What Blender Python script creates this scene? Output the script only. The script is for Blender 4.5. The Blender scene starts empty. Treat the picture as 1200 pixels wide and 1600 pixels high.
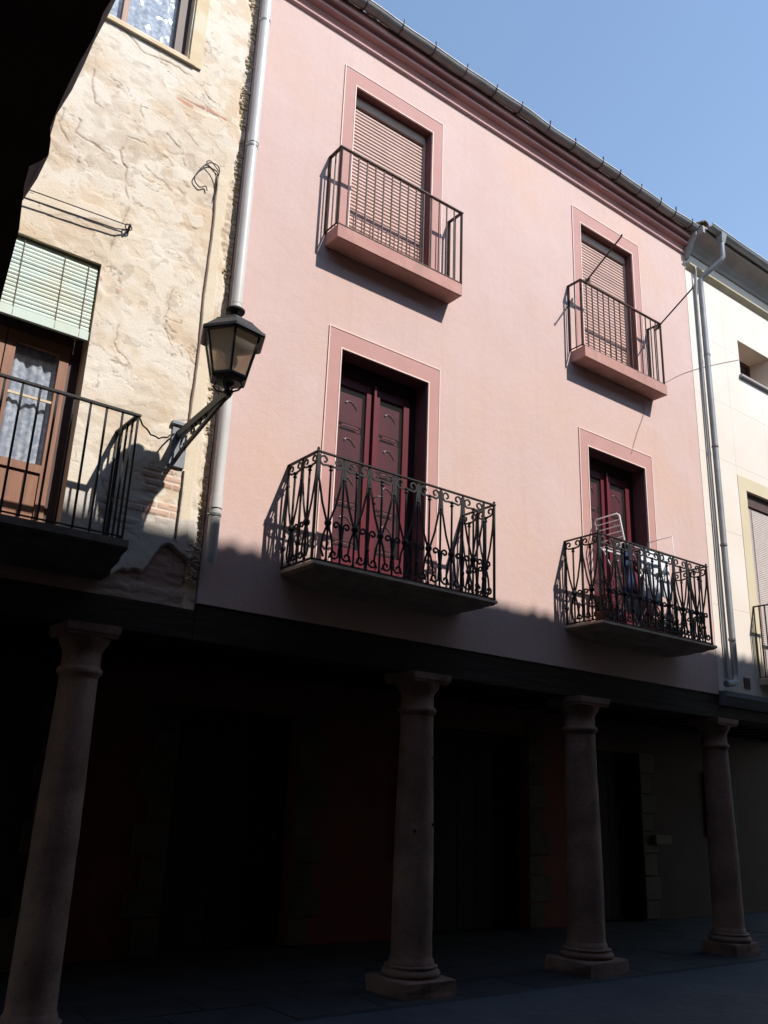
import bpy, math, random
import numpy as np
from mathutils import Vector, Matrix, Euler
random.seed(7)
R = math.radians
sc = bpy.context.scene
col = sc.collection

# ------------------------------------------------------------------ camera
CAMP = Vector((0.0, -6.687704, 1.6))
yaw, pit, rol = R(36.80748864), R(18.2713005), R(2.24001871)
fw = Vector((math.sin(yaw) * math.cos(pit), math.cos(yaw) * math.cos(pit), math.sin(pit)))
rt = Vector((math.cos(yaw), -math.sin(yaw), 0)); up = rt.cross(fw)
r2 = math.cos(rol) * rt + math.sin(rol) * up
u2 = -math.sin(rol) * rt + math.cos(rol) * up
cd = bpy.data.cameras.new('camera'); cam = bpy.data.objects.new('camera', cd); col.objects.link(cam)
cam.matrix_world = Matrix(((r2.x, u2.x, -fw.x, CAMP.x), (r2.y, u2.y, -fw.y, CAMP.y), (r2.z, u2.z, -fw.z, CAMP.z), (0, 0, 0, 1)))
cd.sensor_fit = 'VERTICAL'; cd.sensor_height = 24; cd.lens = 1372.2775 / 1600 * 24
cd.clip_start = 0.05; cd.clip_end = 2000
sc.camera = cam

# ------------------------------------------------------------------ light
SUN = Vector((0.4, -1.0, 1.22)).normalized()
el = math.asin(SUN.z); az = math.atan2(SUN.x, SUN.y)
w = bpy.data.worlds.new("World"); sc.world = w; w.use_nodes = True
nt = w.node_tree; nt.nodes.clear()
sky = nt.nodes.new('ShaderNodeTexSky'); sky.sky_type = 'NISHITA'; sky.sun_disc = False
sky.sun_elevation = el; sky.sun_rotation = az; sky.air_density = 1.2; sky.dust_density = 0.15; sky.ozone_density = 0.0
bg = nt.nodes.new('ShaderNodeBackground'); bg.inputs['Strength'].default_value = 0.15
wo = nt.nodes.new('ShaderNodeOutputWorld')
nt.links.new(sky.outputs[0], bg.inputs[0]); nt.links.new(bg.outputs[0], wo.inputs[0])
sl = bpy.data.lights.new('sun', 'SUN'); sl.energy = 4.2; sl.angle = R(0.75); sl.color = (1.0, 0.955, 0.90)
so = bpy.data.objects.new('sun', sl); col.objects.link(so)
so.rotation_euler = (-SUN).to_track_quat('-Z', 'Y').to_euler(); so.location = (3, -12, 20)
sc.view_settings.view_transform = 'Standard'; sc.view_settings.look = 'None'
sc.view_settings.gamma = 1; sc.view_settings.use_curve_mapping = False
sc.view_settings.exposure = 0.64

# ------------------------------------------------------------------ materials
def mat(name, c1, c2=None, c3=None, scale=3.0, detail=6, rough=0.85, bump=0.0, bscale=40.0, metal=0.0,
        spec=0.3, stretch=(1, 1, 1), lo=0.35, hi=0.65, fine=0.0, attr=None, streak=0.0, bump2=0.0, objvar=0.0):
    m = bpy.data.materials.new(name); m.use_nodes = True
    n = m.node_tree.nodes; l = m.node_tree.links; b = n['Principled BSDF']
    b.inputs['Roughness'].default_value = rough; b.inputs['Metallic'].default_value = metal
    b.inputs['Specular IOR Level'].default_value = spec
    tc = n.new('ShaderNodeTexCoord'); geo = n.new('ShaderNodeNewGeometry')
    mp = n.new('ShaderNodeMapping'); mp.inputs['Scale'].default_value = stretch
    l.new(geo.outputs['Position'], mp.inputs[0])
    def noise(s, d=detail, src=mp):
        t = n.new('ShaderNodeTexNoise'); t.inputs['Scale'].default_value = s; t.inputs['Detail'].default_value = d
        t.inputs['Roughness'].default_value = 0.6
        l.new(src.outputs[0], t.inputs['Vector']); return t
    def ramp(t, a, bb):
        r = n.new('ShaderNodeMapRange'); r.inputs['From Min'].default_value = a; r.inputs['From Max'].default_value = bb
        l.new(t.outputs[0], r.inputs['Value']); return r
    def mix(f, a, bb, mode='MIX'):
        x = n.new('ShaderNodeMix'); x.data_type = 'RGBA'; x.blend_type = mode
        if hasattr(f, 'outputs'): l.new(f.outputs[0], x.inputs[0])
        else: x.inputs[0].default_value = f
        for v, i in ((a, 6), (bb, 7)):
            if isinstance(v, tuple): x.inputs[i].default_value = (*v, 1)
            else: l.new(v, x.inputs[i])
        return x.outputs[2]
    if attr:
        at = n.new('ShaderNodeAttribute'); at.attribute_name = attr; c = at.outputs['Color']
    else:
        c = mix(ramp(noise(scale), lo, hi), c1, c2 or c1)
        if c3: c = mix(ramp(noise(scale * 0.37 + 0.11), 0.5, 0.72), c, c3)
    if streak:
        ms = n.new('ShaderNodeMapping'); ms.inputs['Scale'].default_value = (9, 9, 0.5)
        l.new(geo.outputs['Position'], ms.inputs[0])
        tn = noise(1.0, 4, ms); rr = ramp(tn, 0.52, 0.8); mm = n.new('ShaderNodeMath'); mm.operation = 'MULTIPLY'
        mm.inputs[1].default_value = streak; l.new(rr.outputs[0], mm.inputs[0])
        c = mix(mm, c, (0.25, 0.19, 0.15))
    if fine:
        t = noise(bscale * 1.7, 3); rr = ramp(t, 0.3, 0.7)
        g = n.new('ShaderNodeMapRange'); g.inputs['To Min'].default_value = 1 - fine; g.inputs['To Max'].default_value = 1 + fine
        l.new(rr.outputs[0], g.inputs['Value'])
        x = n.new('ShaderNodeVectorMath'); x.operation = 'SCALE'; l.new(c, x.inputs[0]); l.new(g.outputs[0], x.inputs['Scale'])
        c = x.outputs[0]
    if objvar:
        oi = n.new('ShaderNodeObjectInfo'); g = n.new('ShaderNodeMapRange'); g.inputs['To Min'].default_value = 1 - objvar; g.inputs['To Max'].default_value = 1 + objvar
        l.new(oi.outputs['Random'], g.inputs['Value'])
        x = n.new('ShaderNodeVectorMath'); x.operation = 'SCALE'; l.new(c, x.inputs[0]); l.new(g.outputs[0], x.inputs['Scale']); c = x.outputs[0]
    l.new(c, b.inputs['Base Color'])
    if bump:
        t = noise(bscale, 5); bp = n.new('ShaderNodeBump'); bp.inputs['Strength'].default_value = bump; bp.inputs['Distance'].default_value = 0.01
        l.new(t.outputs[0], bp.inputs['Height'])
        if bump2:
            t2 = noise(bscale * 0.12, 4); b2 = n.new('ShaderNodeBump'); b2.inputs['Strength'].default_value = bump2; b2.inputs['Distance'].default_value = 0.05
            l.new(t2.outputs[0], b2.inputs['Height']); l.new(b2.outputs[0], bp.inputs['Normal'])
        l.new(bp.outputs[0], b.inputs['Normal'])
    return m

M = {}
M['pink'] = mat('pink_plaster', (0.575, 0.42, 0.385), (0.545, 0.385, 0.345), (0.575, 0.39, 0.315), scale=1.3, bump=0.25, bscale=70, fine=0.03, streak=0.10, bump2=0.10)
M['surround'] = mat('dusty_rose_band', (0.48, 0.27, 0.245), (0.45, 0.25, 0.22), scale=4, bump=0.15, bscale=80, fine=0.03)
M['border'] = mat('pale_border_paint', (0.78, 0.60, 0.54), (0.72, 0.54, 0.48), scale=9)
M['cornice'] = mat('rose_cornice_paint', (0.52, 0.30, 0.285), (0.47, 0.265, 0.25), scale=3, bump=0.15, bscale=60, streak=0.15)
M['slab'] = mat('rose_slab_paint', (0.50, 0.275, 0.235), (0.43, 0.225, 0.19), (0.33, 0.19, 0.15), scale=4, bump=0.3, bscale=60, streak=0.6)
M['shutter'] = mat('beige_shutter', (0.62, 0.44, 0.38), (0.55, 0.385, 0.33), scale=3, rough=0.5, objvar=0.05, streak=0.12)
M['shutterbox'] = mat('tan_shutter_box', (0.50, 0.37, 0.30), (0.46, 0.33, 0.27), scale=5, rough=0.6)
M['iron'] = mat('black_wrought_iron', (0.010, 0.010, 0.011), (0.018, 0.016, 0.016), scale=20, rough=0.6, bump=0.2, bscale=150, spec=0.3)
M['brown_iron'] = mat('brown_painted_iron', (0.075, 0.042, 0.035), (0.055, 0.035, 0.032), (0.13, 0.06, 0.03), scale=15, rough=0.6, bump=0.2, bscale=150)
M['maroon'] = mat('maroon_wood', (0.135, 0.022, 0.033), (0.10, 0.018, 0.025), scale=6, stretch=(1, 1, .15), rough=0.4, bump=0.15, bscale=60)
M['glintmaroon'] = mat('maroon_glint_moulding', (0.34, 0.13, 0.14), (0.16, 0.04, 0.05), scale=40, rough=0.3, spec=0.6)  # lighter maroon, reflections on the panes put into its colour
M['darkwood'] = mat('dark_maroon_wood', (0.045, 0.018, 0.02), (0.035, 0.014, 0.015), scale=8, rough=0.5)
M['brownwood'] = mat('varnished_brown_wood', (0.30, 0.15, 0.095), (0.22, 0.105, 0.065), scale=5, stretch=(6, 6, .5), rough=0.5, bump=0.2, bscale=40)
M['darkbrown'] = mat('dark_brown_frame', (0.10, 0.055, 0.045), (0.07, 0.04, 0.035), scale=6, stretch=(5, 5, .5), rough=0.55)
M['mint'] = mat('mint_blind_slats', (0.56, 0.65, 0.57), (0.50, 0.60, 0.52), (0.56, 0.55, 0.42), scale=4, rough=0.5, objvar=0.06)
M['stone'] = mat('red_sandstone', (0.27, 0.155, 0.115), (0.155, 0.09, 0.07), (0.33, 0.20, 0.15), streak=0.25, scale=3.0, bump=0.6, bscale=35, fine=0.12, bump2=0.4)
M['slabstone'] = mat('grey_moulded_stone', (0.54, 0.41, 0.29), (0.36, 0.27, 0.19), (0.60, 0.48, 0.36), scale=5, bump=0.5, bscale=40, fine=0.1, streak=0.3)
M['slabdark'] = mat('dark_balcony_stone', (0.16, 0.13, 0.105), (0.10, 0.085, 0.07), (0.22, 0.18, 0.14), scale=5, bump=0.6, bscale=40, fine=0.1, streak=0.3)  # darker stone tone for the old house balcony
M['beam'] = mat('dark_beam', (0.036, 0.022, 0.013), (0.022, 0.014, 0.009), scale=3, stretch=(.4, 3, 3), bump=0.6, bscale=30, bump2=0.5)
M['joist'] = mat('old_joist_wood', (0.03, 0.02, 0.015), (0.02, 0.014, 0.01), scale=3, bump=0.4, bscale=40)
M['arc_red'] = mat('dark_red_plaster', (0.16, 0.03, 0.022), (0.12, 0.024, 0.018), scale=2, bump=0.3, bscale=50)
M['arc_dark'] = mat('dark_arcade_plaster', (0.035, 0.026, 0.022), (0.022, 0.018, 0.016), scale=2, bump=0.3, bscale=50)  # very dark plaster tone for arcade and rear walls
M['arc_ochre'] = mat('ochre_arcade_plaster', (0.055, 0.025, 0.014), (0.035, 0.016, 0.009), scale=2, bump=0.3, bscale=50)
M['quoin'] = mat('brown_quoin_stone', (0.085, 0.06, 0.04), (0.055, 0.04, 0.028), scale=5, bump=0.6, bscale=40, fine=0.1, objvar=0.2)
M['cream'] = mat('cream_render', (0.71, 0.64, 0.57), (0.68, 0.60, 0.52), (0.72, 0.66, 0.61), scale=1.5, bump=0.12, bscale=80, fine=0.015, streak=0.04)
M['joint'] = mat('beige_joint', (0.60, 0.50, 0.41))
M['yellow'] = mat('pale_yellow_band', (0.60, 0.52, 0.37), (0.57, 0.49, 0.34), scale=3)
M['olive'] = mat('shaded_olive_moulding', (0.50, 0.42, 0.28), (0.42, 0.34, 0.22), scale=4)  # the moulding's shadow side put into its olive tone
M['greysoffit'] = mat('grey_eave_render', (0.36, 0.33, 0.32), (0.30, 0.275, 0.27), scale=3, bump=0.3, bscale=40)
M['greyledge'] = mat('grey_ledge_paint', (0.17, 0.19, 0.21), (0.13, 0.145, 0.16), scale=3)
M['zinc'] = mat('grey_zinc', (0.27, 0.28, 0.285), (0.21, 0.215, 0.22), scale=5, rough=0.5, metal=0.25, bump=0.1, bscale=30)
M['gutter'] = mat('weathered_gutter', (0.24, 0.225, 0.22), (0.18, 0.17, 0.165), (0.30, 0.28, 0.26), scale=4, rough=0.55, metal=0.2, bump=0.3, bscale=20)
M['rim'] = mat('sunlit_rim', (0.66, 0.64, 0.62), (0.5, 0.48, 0.46), scale=4, rough=0.4)  # sunlight on the gutter's inner side put into the rim colour
M['pvc'] = mat('light_grey_pipe', (0.60, 0.575, 0.55), (0.52, 0.50, 0.475), scale=3, rough=0.35, spec=0.5, streak=0.25)
M['tile'] = mat('clay_roof_tile', (0.20, 0.13, 0.10), (0.14, 0.095, 0.075), (0.26, 0.20, 0.16), scale=4, bump=0.5, bscale=30)
M['street'] = mat('bluish_asphalt', (0.055, 0.060, 0.072), (0.040, 0.044, 0.055), (0.075, 0.08, 0.09), scale=1.1, bump=0.8, bscale=45, fine=0.2, rough=0.8, bump2=0.6)
M['paving'] = mat('worn_paving_slab', (0.045, 0.041, 0.042), (0.03, 0.028, 0.029), scale=3, bump=0.5, bscale=35, fine=0.12, rough=0.75, objvar=0.15)
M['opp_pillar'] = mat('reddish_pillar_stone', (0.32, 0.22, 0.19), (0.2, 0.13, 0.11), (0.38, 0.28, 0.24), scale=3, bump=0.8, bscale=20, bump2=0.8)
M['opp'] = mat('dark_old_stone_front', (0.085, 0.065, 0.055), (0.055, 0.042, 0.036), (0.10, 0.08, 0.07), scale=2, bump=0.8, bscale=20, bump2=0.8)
M['lampmetal'] = mat('black_lamp_iron', (0.012, 0.013, 0.016), (0.02, 0.021, 0.024), scale=12, rough=0.5, spec=0.35, bump=0.15, bscale=120)
M['plasticgrey'] = mat('grey_box_paint', (0.24, 0.26, 0.28), (0.19, 0.20, 0.22), scale=8, rough=0.55)
M['cable'] = mat('brown_black_cable', (0.075, 0.055, 0.045), (0.05, 0.04, 0.035), scale=10, rough=0.6)
M['greycable'] = mat('pale_brown_cable', (0.24, 0.17, 0.13), (0.18, 0.13, 0.10), scale=10, rough=0.7)
M['palecable'] = mat('pale_pinkish_cable', (0.42, 0.33, 0.29))
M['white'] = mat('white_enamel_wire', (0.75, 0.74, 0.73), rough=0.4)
M['cloth_white'] = mat('white_cotton', (0.78, 0.79, 0.82), (0.7, 0.72, 0.76), scale=8, bump=0.3, bscale=90)
M['cloth_navy'] = mat('navy_cotton', (0.03, 0.05, 0.13), (0.02, 0.03, 0.08), scale=8, bump=0.3, bscale=90)
M['cloth_wine'] = mat('wine_cotton', (0.16, 0.03, 0.045), (0.10, 0.02, 0.03), scale=8, bump=0.3, bscale=90)
M['cloth_grey'] = mat('grey_blue_cotton', (0.35, 0.40, 0.47), (0.28, 0.33, 0.40), scale=8, bump=0.3, bscale=90)
M['terra'] = mat('terracotta_pot', (0.42, 0.16, 0.08), (0.34, 0.13, 0.07), scale=8, bump=0.3, bscale=60)
M['leaf'] = mat('plant_leaf', (0.05, 0.10, 0.025), (0.035, 0.075, 0.02), scale=30, rough=0.6)
M['petal_red'] = mat('red_petal', (0.55, 0.02, 0.03), (0.45, 0.015, 0.02), scale=30)
M['petal_yellow'] = mat('yellow_petal', (0.65, 0.35, 0.03), (0.6, 0.28, 0.02), scale=30)
M['petal_white'] = mat('pink_white_petal', (0.7, 0.5, 0.5), (0.65, 0.4, 0.42), scale=30)
M['oldwall'] = mat('weathered_plaster', (0.6, 0.5, 0.4), attr='paint', bump=0.35, bscale=60, fine=0.05, rough=0.92, bump2=0.05)
M['rubble'] = mat('pale_rubble_stone', (0.58, 0.48, 0.35), (0.46, 0.37, 0.26), (0.50, 0.45, 0.38), scale=14, bump=0.7, bscale=70)
M['sillplaster'] = mat('ochre_smooth_plaster', (0.62, 0.50, 0.34), (0.56, 0.44, 0.28), (0.66, 0.58, 0.44), scale=5, bump=0.3, bscale=50)
M['black'] = mat('black_void_paint', (0.012, 0.011, 0.012))
M['bead'] = mat('pale_bead_curtain', (0.62, 0.55, 0.52), (0.56, 0.49, 0.46), scale=10)
M['poster'] = mat('dark_notice_board', (0.025, 0.03, 0.028), (0.04, 0.045, 0.035), scale=6)
M['paleplate'] = mat('pale_stone_plate', (0.13, 0.10, 0.07))

def glass(name, tint, rough, alpha_mix, transl=0.0):
    m = bpy.data.materials.new(name); m.use_nodes = True
    n = m.node_tree.nodes; l = m.node_tree.links; b = n['Principled BSDF']; o = n['Material Output']
    b.inputs['Base Color'].default_value = (*tint, 1); b.inputs['Roughness'].default_value = rough
    tr = n.new('ShaderNodeBsdfTransparent'); tr.inputs[0].default_value = (*tint, 1)
    gl = n.new('ShaderNodeBsdfGlossy'); gl.inputs['Roughness'].default_value = rough
    fr = n.new('ShaderNodeFresnel'); fr.inputs[0].default_value = 1.5
    t = n.new('ShaderNodeTexNoise'); t.inputs['Scale'].default_value = 7; bp = n.new('ShaderNodeBump')
    bp.inputs['Strength'].default_value = 0.45; bp.inputs['Distance'].default_value = 0.02
    g = n.new('ShaderNodeNewGeometry'); l.new(g.outputs['Position'], t.inputs['Vector'])
    l.new(t.outputs[0], bp.inputs['Height']); l.new(bp.outputs[0], gl.inputs['Normal']); l.new(bp.outputs[0], fr.inputs['Normal'])
    iv = n.new('ShaderNodeMath'); iv.operation = 'SUBTRACT'; iv.inputs[0].default_value = 1.0; l.new(g.outputs['Backfacing'], iv.inputs[1])
    mu = n.new('ShaderNodeMath'); mu.operation = 'MULTIPLY'; l.new(fr.outputs[0], mu.inputs[0]); l.new(iv.outputs[0], mu.inputs[1])
    m1 = n.new('ShaderNodeMixShader'); l.new(mu.outputs[0], m1.inputs[0]); l.new(tr.outputs[0], m1.inputs[1]); l.new(gl.outputs[0], m1.inputs[2])
    m2 = n.new('ShaderNodeMixShader'); m2.inputs[0].default_value = alpha_mix
    l.new(m1.outputs[0], m2.inputs[1])
    tl = n.new('ShaderNodeBsdfTranslucent'); tl.inputs[0].default_value = (*tint, 1); m3 = n.new('ShaderNodeMixShader'); m3.inputs[0].default_value = transl
    l.new(b.outputs[0], m3.inputs[1]); l.new(tl.outputs[0], m3.inputs[2]); l.new(m3.outputs[0], m2.inputs[2]); l.new(m2.outputs[0], o.inputs[0])
    return m
M['glass'] = glass('window_glass', (0.90, 0.91, 0.92), 0.02, 0.012)
M['lampglass'] = glass('dusty_lamp_glass', (0.90, 0.86, 0.80), 0.10, 0.28, 0.6)

def lace(name, c):
    m = bpy.data.materials.new(name); m.use_nodes = True
    n = m.node_tree.nodes; l = m.node_tree.links; b = n['Principled BSDF']
    g = n.new('ShaderNodeNewGeometry'); t = n.new('ShaderNodeTexNoise'); t.inputs['Scale'].default_value = 22; t.inputs['Detail'].default_value = 3
    l.new(g.outputs['Position'], t.inputs['Vector'])
    r = n.new('ShaderNodeValToRGB'); r.color_ramp.elements[0].position = 0.4; r.color_ramp.elements[1].position = 0.62
    r.color_ramp.elements[0].color = (c[0] * .6, c[1] * .63, c[2] * .7, 1); r.color_ramp.elements[1].color = (*c, 1)
    l.new(t.outputs[0], r.inputs[0]); l.new(r.outputs[0], b.inputs['Base Color'])
    b.inputs['Roughness'].default_value = 0.9
    return m
M['lace'] = lace('lace_curtain', (0.62, 0.64, 0.68))
M['frost'] = lace('lace_pattern_curtain', (0.66, 0.70, 0.75))

# ------------------------------------------------------------------ helpers
class MB:
    def __init__(s): s.v = []; s.f = []; s.smooth = []
    def add(s, vs, fs, sm=False):
        o = len(s.v); s.v += [tuple(p) for p in vs]; s.f += [tuple(i + o for i in f) for f in fs]; s.smooth += [sm] * len(fs); return s
    def box(s, x0, x1, y0, y1, z0, z1):
        return s.add([(x0, y0, z0), (x1, y0, z0), (x1, y1, z0), (x0, y1, z0), (x0, y0, z1), (x1, y0, z1), (x1, y1, z1), (x0, y1, z1)],
                     [(0, 3, 2, 1), (4, 5, 6, 7), (0, 1, 5, 4), (1, 2, 6, 5), (2, 3, 7, 6), (3, 0, 4, 7)])
    def bbox(s, x0, x1, y0, y1, z0, z1, b=0.004):
        # box with chamfered outline (both in plan and section) from 3 stacked rings
        vs = []
        for z, k in ((z0, b), (z0 + b, 0), (z1 - b, 0), (z1, b)):
            X0, X1, Y0, Y1 = x0 + k, x1 - k, y0 + k, y1 - k
            vs += [(X0, Y0, z), (X1, Y0, z), (X1, Y1, z), (X0, Y1, z)]
        fs = [(3, 2, 1, 0), (12, 13, 14, 15)]
        for r in range(3):
            for i in range(4):
                j = (i + 1) % 4; fs.append((r * 4 + i, r * 4 + j, r * 4 + 4 + j, r * 4 + 4 + i))
        return s.add(vs, fs)
    def extrude_x(s, prof, x0, x1, sm=False):     # prof: list of (y,z) closed, anticlockwise seen from +x
        n = len(prof); vs = [(x0, y, z) for y, z in prof] + [(x1, y, z) for y, z in prof]
        fs = [(i, (i + 1) % n, n + (i + 1) % n, n + i) for i in range(n)]
        s.add(vs, fs, sm); s.add(vs, [tuple(range(n))[::-1], tuple(range(n, 2 * n))]); return s
    def extrude_y(s, prof, y0, y1):               # prof: (x,z)
        n = len(prof); vs = [(x, y0, z) for x, z in prof] + [(x, y1, z) for x, z in prof]
        fs = [(i, (i + 1) % n, n + (i + 1) % n, n + i) for i in range(n)]
        return s.add(vs, fs + [tuple(range(n))[::-1], tuple(range(n, 2 * n))])
    def tube(s, path, r, seg=6, flat=None, cap=True, sm=True, refv=None):
        P = [Vector(p) for p in path]; n = len(P); vs = []; pn = None
        for i, p in enumerate(P):
            t = (P[min(i + 1, n - 1)] - P[max(i - 1, 0)]).normalized()
            ref = Vector(refv) if refv else (Vector((0, 0, 1)) if abs(t.z) < 0.95 else Vector((1, 0, 0)))
            if pn is None or refv: a = t.cross(ref).normalized()
            else:
                a = (pn - t * pn.dot(t)).normalized()
            pn = a; b = t.cross(a).normalized()
            ri = r[i] if isinstance(r, (list, tuple)) else r
            for k in range(seg):
                an = 2 * math.pi * (k + 0.5) / seg
                ca, sa = math.cos(an), math.sin(an)
                if flat: q = a * ca * flat[0] * 1.414 + b * sa * flat[1] * 1.414
                else: q = (a * ca + b * sa) * ri
                vs.append(p + q)
        fs = [(i * seg + k, i * seg + (k + 1) % seg, (i + 1) * seg + (k + 1) % seg, (i + 1) * seg + k) for i in range(n - 1) for k in range(seg)]
        s.add(vs, fs, sm and seg > 4)
        if cap: s.add([vs[k] for k in range(seg)], [tuple(range(seg))[::-1]]); s.add(vs[-seg:], [tuple(range(seg))])
        return s
    def lathe(s, prof, c=(0, 0), seg=32, sm=True, rot=0.0, lump=0.0):
        vs = []
        for r, z in prof:
            for k in range(seg):
                a = 2 * math.pi * k / seg + rot
                rr = r * (1 + lump * math.sin(a * 3 + z * 7) * math.sin(z * 11 + a))
                vs.append((c[0] + rr * math.cos(a), c[1] + rr * math.sin(a), z))
        fs = [(i * seg + k, i * seg + (k + 1) % seg, (i + 1) * seg + (k + 1) % seg, (i + 1) * seg + k) for i in range(len(prof) - 1) for k in range(seg)]
        s.add(vs, fs, sm)
        s.add(vs[:seg], [tuple(range(seg))[::-1]]); s.add(vs[-seg:], [tuple(range(seg))]); return s
    def frustum(s, c, h0, h1, z0, z1):            # square frustum
        x, y = c; vs = []
        for h, z in ((h0, z0), (h1, z1)):
            vs += [(x - h, y - h, z), (x + h, y - h, z), (x + h, y + h, z), (x - h, y + h, z)]
        return s.add(vs, [(3, 2, 1, 0), (4, 5, 6, 7), (0, 1, 5, 4), (1, 2, 6, 5), (2, 3, 7, 6), (3, 0, 4, 7)])
    def wall(s, x0, x1, z0, z1, y0, y1, ops):
        xs = sorted({x0, x1, *[v for o in ops for v in o[:2] if x0 < v < x1]})
        zs = sorted({z0, z1, *[v for o in ops for v in o[2:] if z0 < v < z1]})
        ins = lambda x, z: any(o[0] < x < o[1] and o[2] < z < o[3] for o in ops)
        nx, nz = len(xs) - 1, len(zs) - 1
        g = [[not ins((xs[i] + xs[i + 1]) / 2, (zs[j] + zs[j + 1]) / 2) for j in range(nz)] for i in range(nx)]
        solid = lambda i, j: 0 <= i < nx and 0 <= j < nz and g[i][j]
        for i in range(nx):
            for j in range(nz):
                if not g[i][j]: continue
                a, b, c, d = xs[i], xs[i + 1], zs[j], zs[j + 1]
                s.add([(a, y0, c), (b, y0, c), (b, y0, d), (a, y0, d)], [(0, 1, 2, 3)])
                s.add([(a, y1, c), (b, y1, c), (b, y1, d), (a, y1, d)], [(3, 2, 1, 0)])
                if not solid(i - 1, j): s.add([(a, y0, c), (a, y1, c), (a, y1, d), (a, y0, d)], [(3, 2, 1, 0)])
                if not solid(i + 1, j): s.add([(b, y0, c), (b, y1, c), (b, y1, d), (b, y0, d)], [(0, 1, 2, 3)])
                if not solid(i, j - 1): s.add([(a, y0, c), (b, y0, c), (b, y1, c), (a, y1, c)], [(3, 2, 1, 0)])
                if not solid(i, j + 1): s.add([(a, y0, d), (b, y0, d), (b, y1, d), (a, y1, d)], [(0, 1, 2, 3)])
        return s
    def mesh(s, name, m, off=(0, 0, 0)):
        me = bpy.data.meshes.new(name)
        me.from_pydata([(x - off[0], y - off[1], z - off[2]) for x, y, z in s.v], [], s.f)
        me.polygons.foreach_set('use_smooth', s.smooth); me.materials.append(m); me.update()
        return me

def smooth(pts, n=6):
    P = [Vector(p) for p in pts]; P = [P[0]] + P + [P[-1]]; out = []
    for i in range(1, len(P) - 2):
        a, b, c, d = P[i - 1:i + 3]
        for k in range(n):
            t = k / n; out.append(0.5 * ((2 * b) + (c - a) * t + (2 * a - 5 * b + 4 * c - d) * t * t + (3 * b - a - 3 * c + d) * t ** 3))
    return out + [P[-2]]
def wl(o):
    p = Vector(o.location)
    while o.parent: o = o.parent; p += Vector(o.location)
    return p
def tag(o, label=None, cat=None, group=None, kind=None):
    for k, v in (('label', label), ('category', cat), ('group', group), ('kind', kind)):
        if v: o[k] = v
    return o
def thing(name, loc, label, cat, group=None):
    o = bpy.data.objects.new(name, None); o.location = loc; o.empty_display_size = 0.2; col.objects.link(o)
    return tag(o, label, cat, group)
def part(name, mb, m, parent=None, label=None, kind=None, at=None):
    """mesh given in world coordinates; at = world origin of the part"""
    at = Vector(at) if at is not None else (wl(parent) if parent else Vector((0, 0, 0)))
    me = mb.mesh(name, m, at)
    o = bpy.data.objects.new(name, me); col.objects.link(o)
    if parent: o.parent = parent; o.location = at - wl(parent)
    else: o.location = at
    if label: o['label'] = label
    if kind: o['kind'] = kind
    return o
def inst(name, me, parent, loc, rz=0.0, label=None, kind=None, sx=1.0):
    """share mesh data; loc in world coordinates"""
    o = bpy.data.objects.new(name, me); col.objects.link(o)
    o.parent = parent; o.location = Vector(loc) - (wl(parent) if parent else Vector((0, 0, 0)))
    o.rotation_euler = (0, 0, rz); o.scale = (sx, 1, 1)
    if label: o['label'] = label
    return o

# ------------------------------------------------------------------ ground
g = MB(); g.add([(-600, -600, 0), (600, -600, 0), (600, 600, 0), (-600, 600, 0)], [(0, 1, 2, 3)])
part('street', g, M['street'], kind='structure')
pv = MB(); pv.box(-6, 24, -0.36, 2.6, -0.05, 0.006)
pave = part('pavement', pv, M['street'], kind='structure')
# flagstones in the arcade
random.seed(3)
x = 1.2; stone_me = []
for k in range(6):
    b = MB(); b.bbox(0, 0.862, 0, 0.562, 0, 0.008, 0.003); stone_me.append(b.mesh('flagstone', M['paving']))
for r_ in range(5):
    x = 0.6 + (r_ % 2) * 0.4
    while x < 13.5:
        o = inst('flagstone', random.choice(stone_me), pave, (x, -0.34 + r_ * 0.58, 0.003 + random.random() * 0.004))
        x += 0.88

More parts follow.
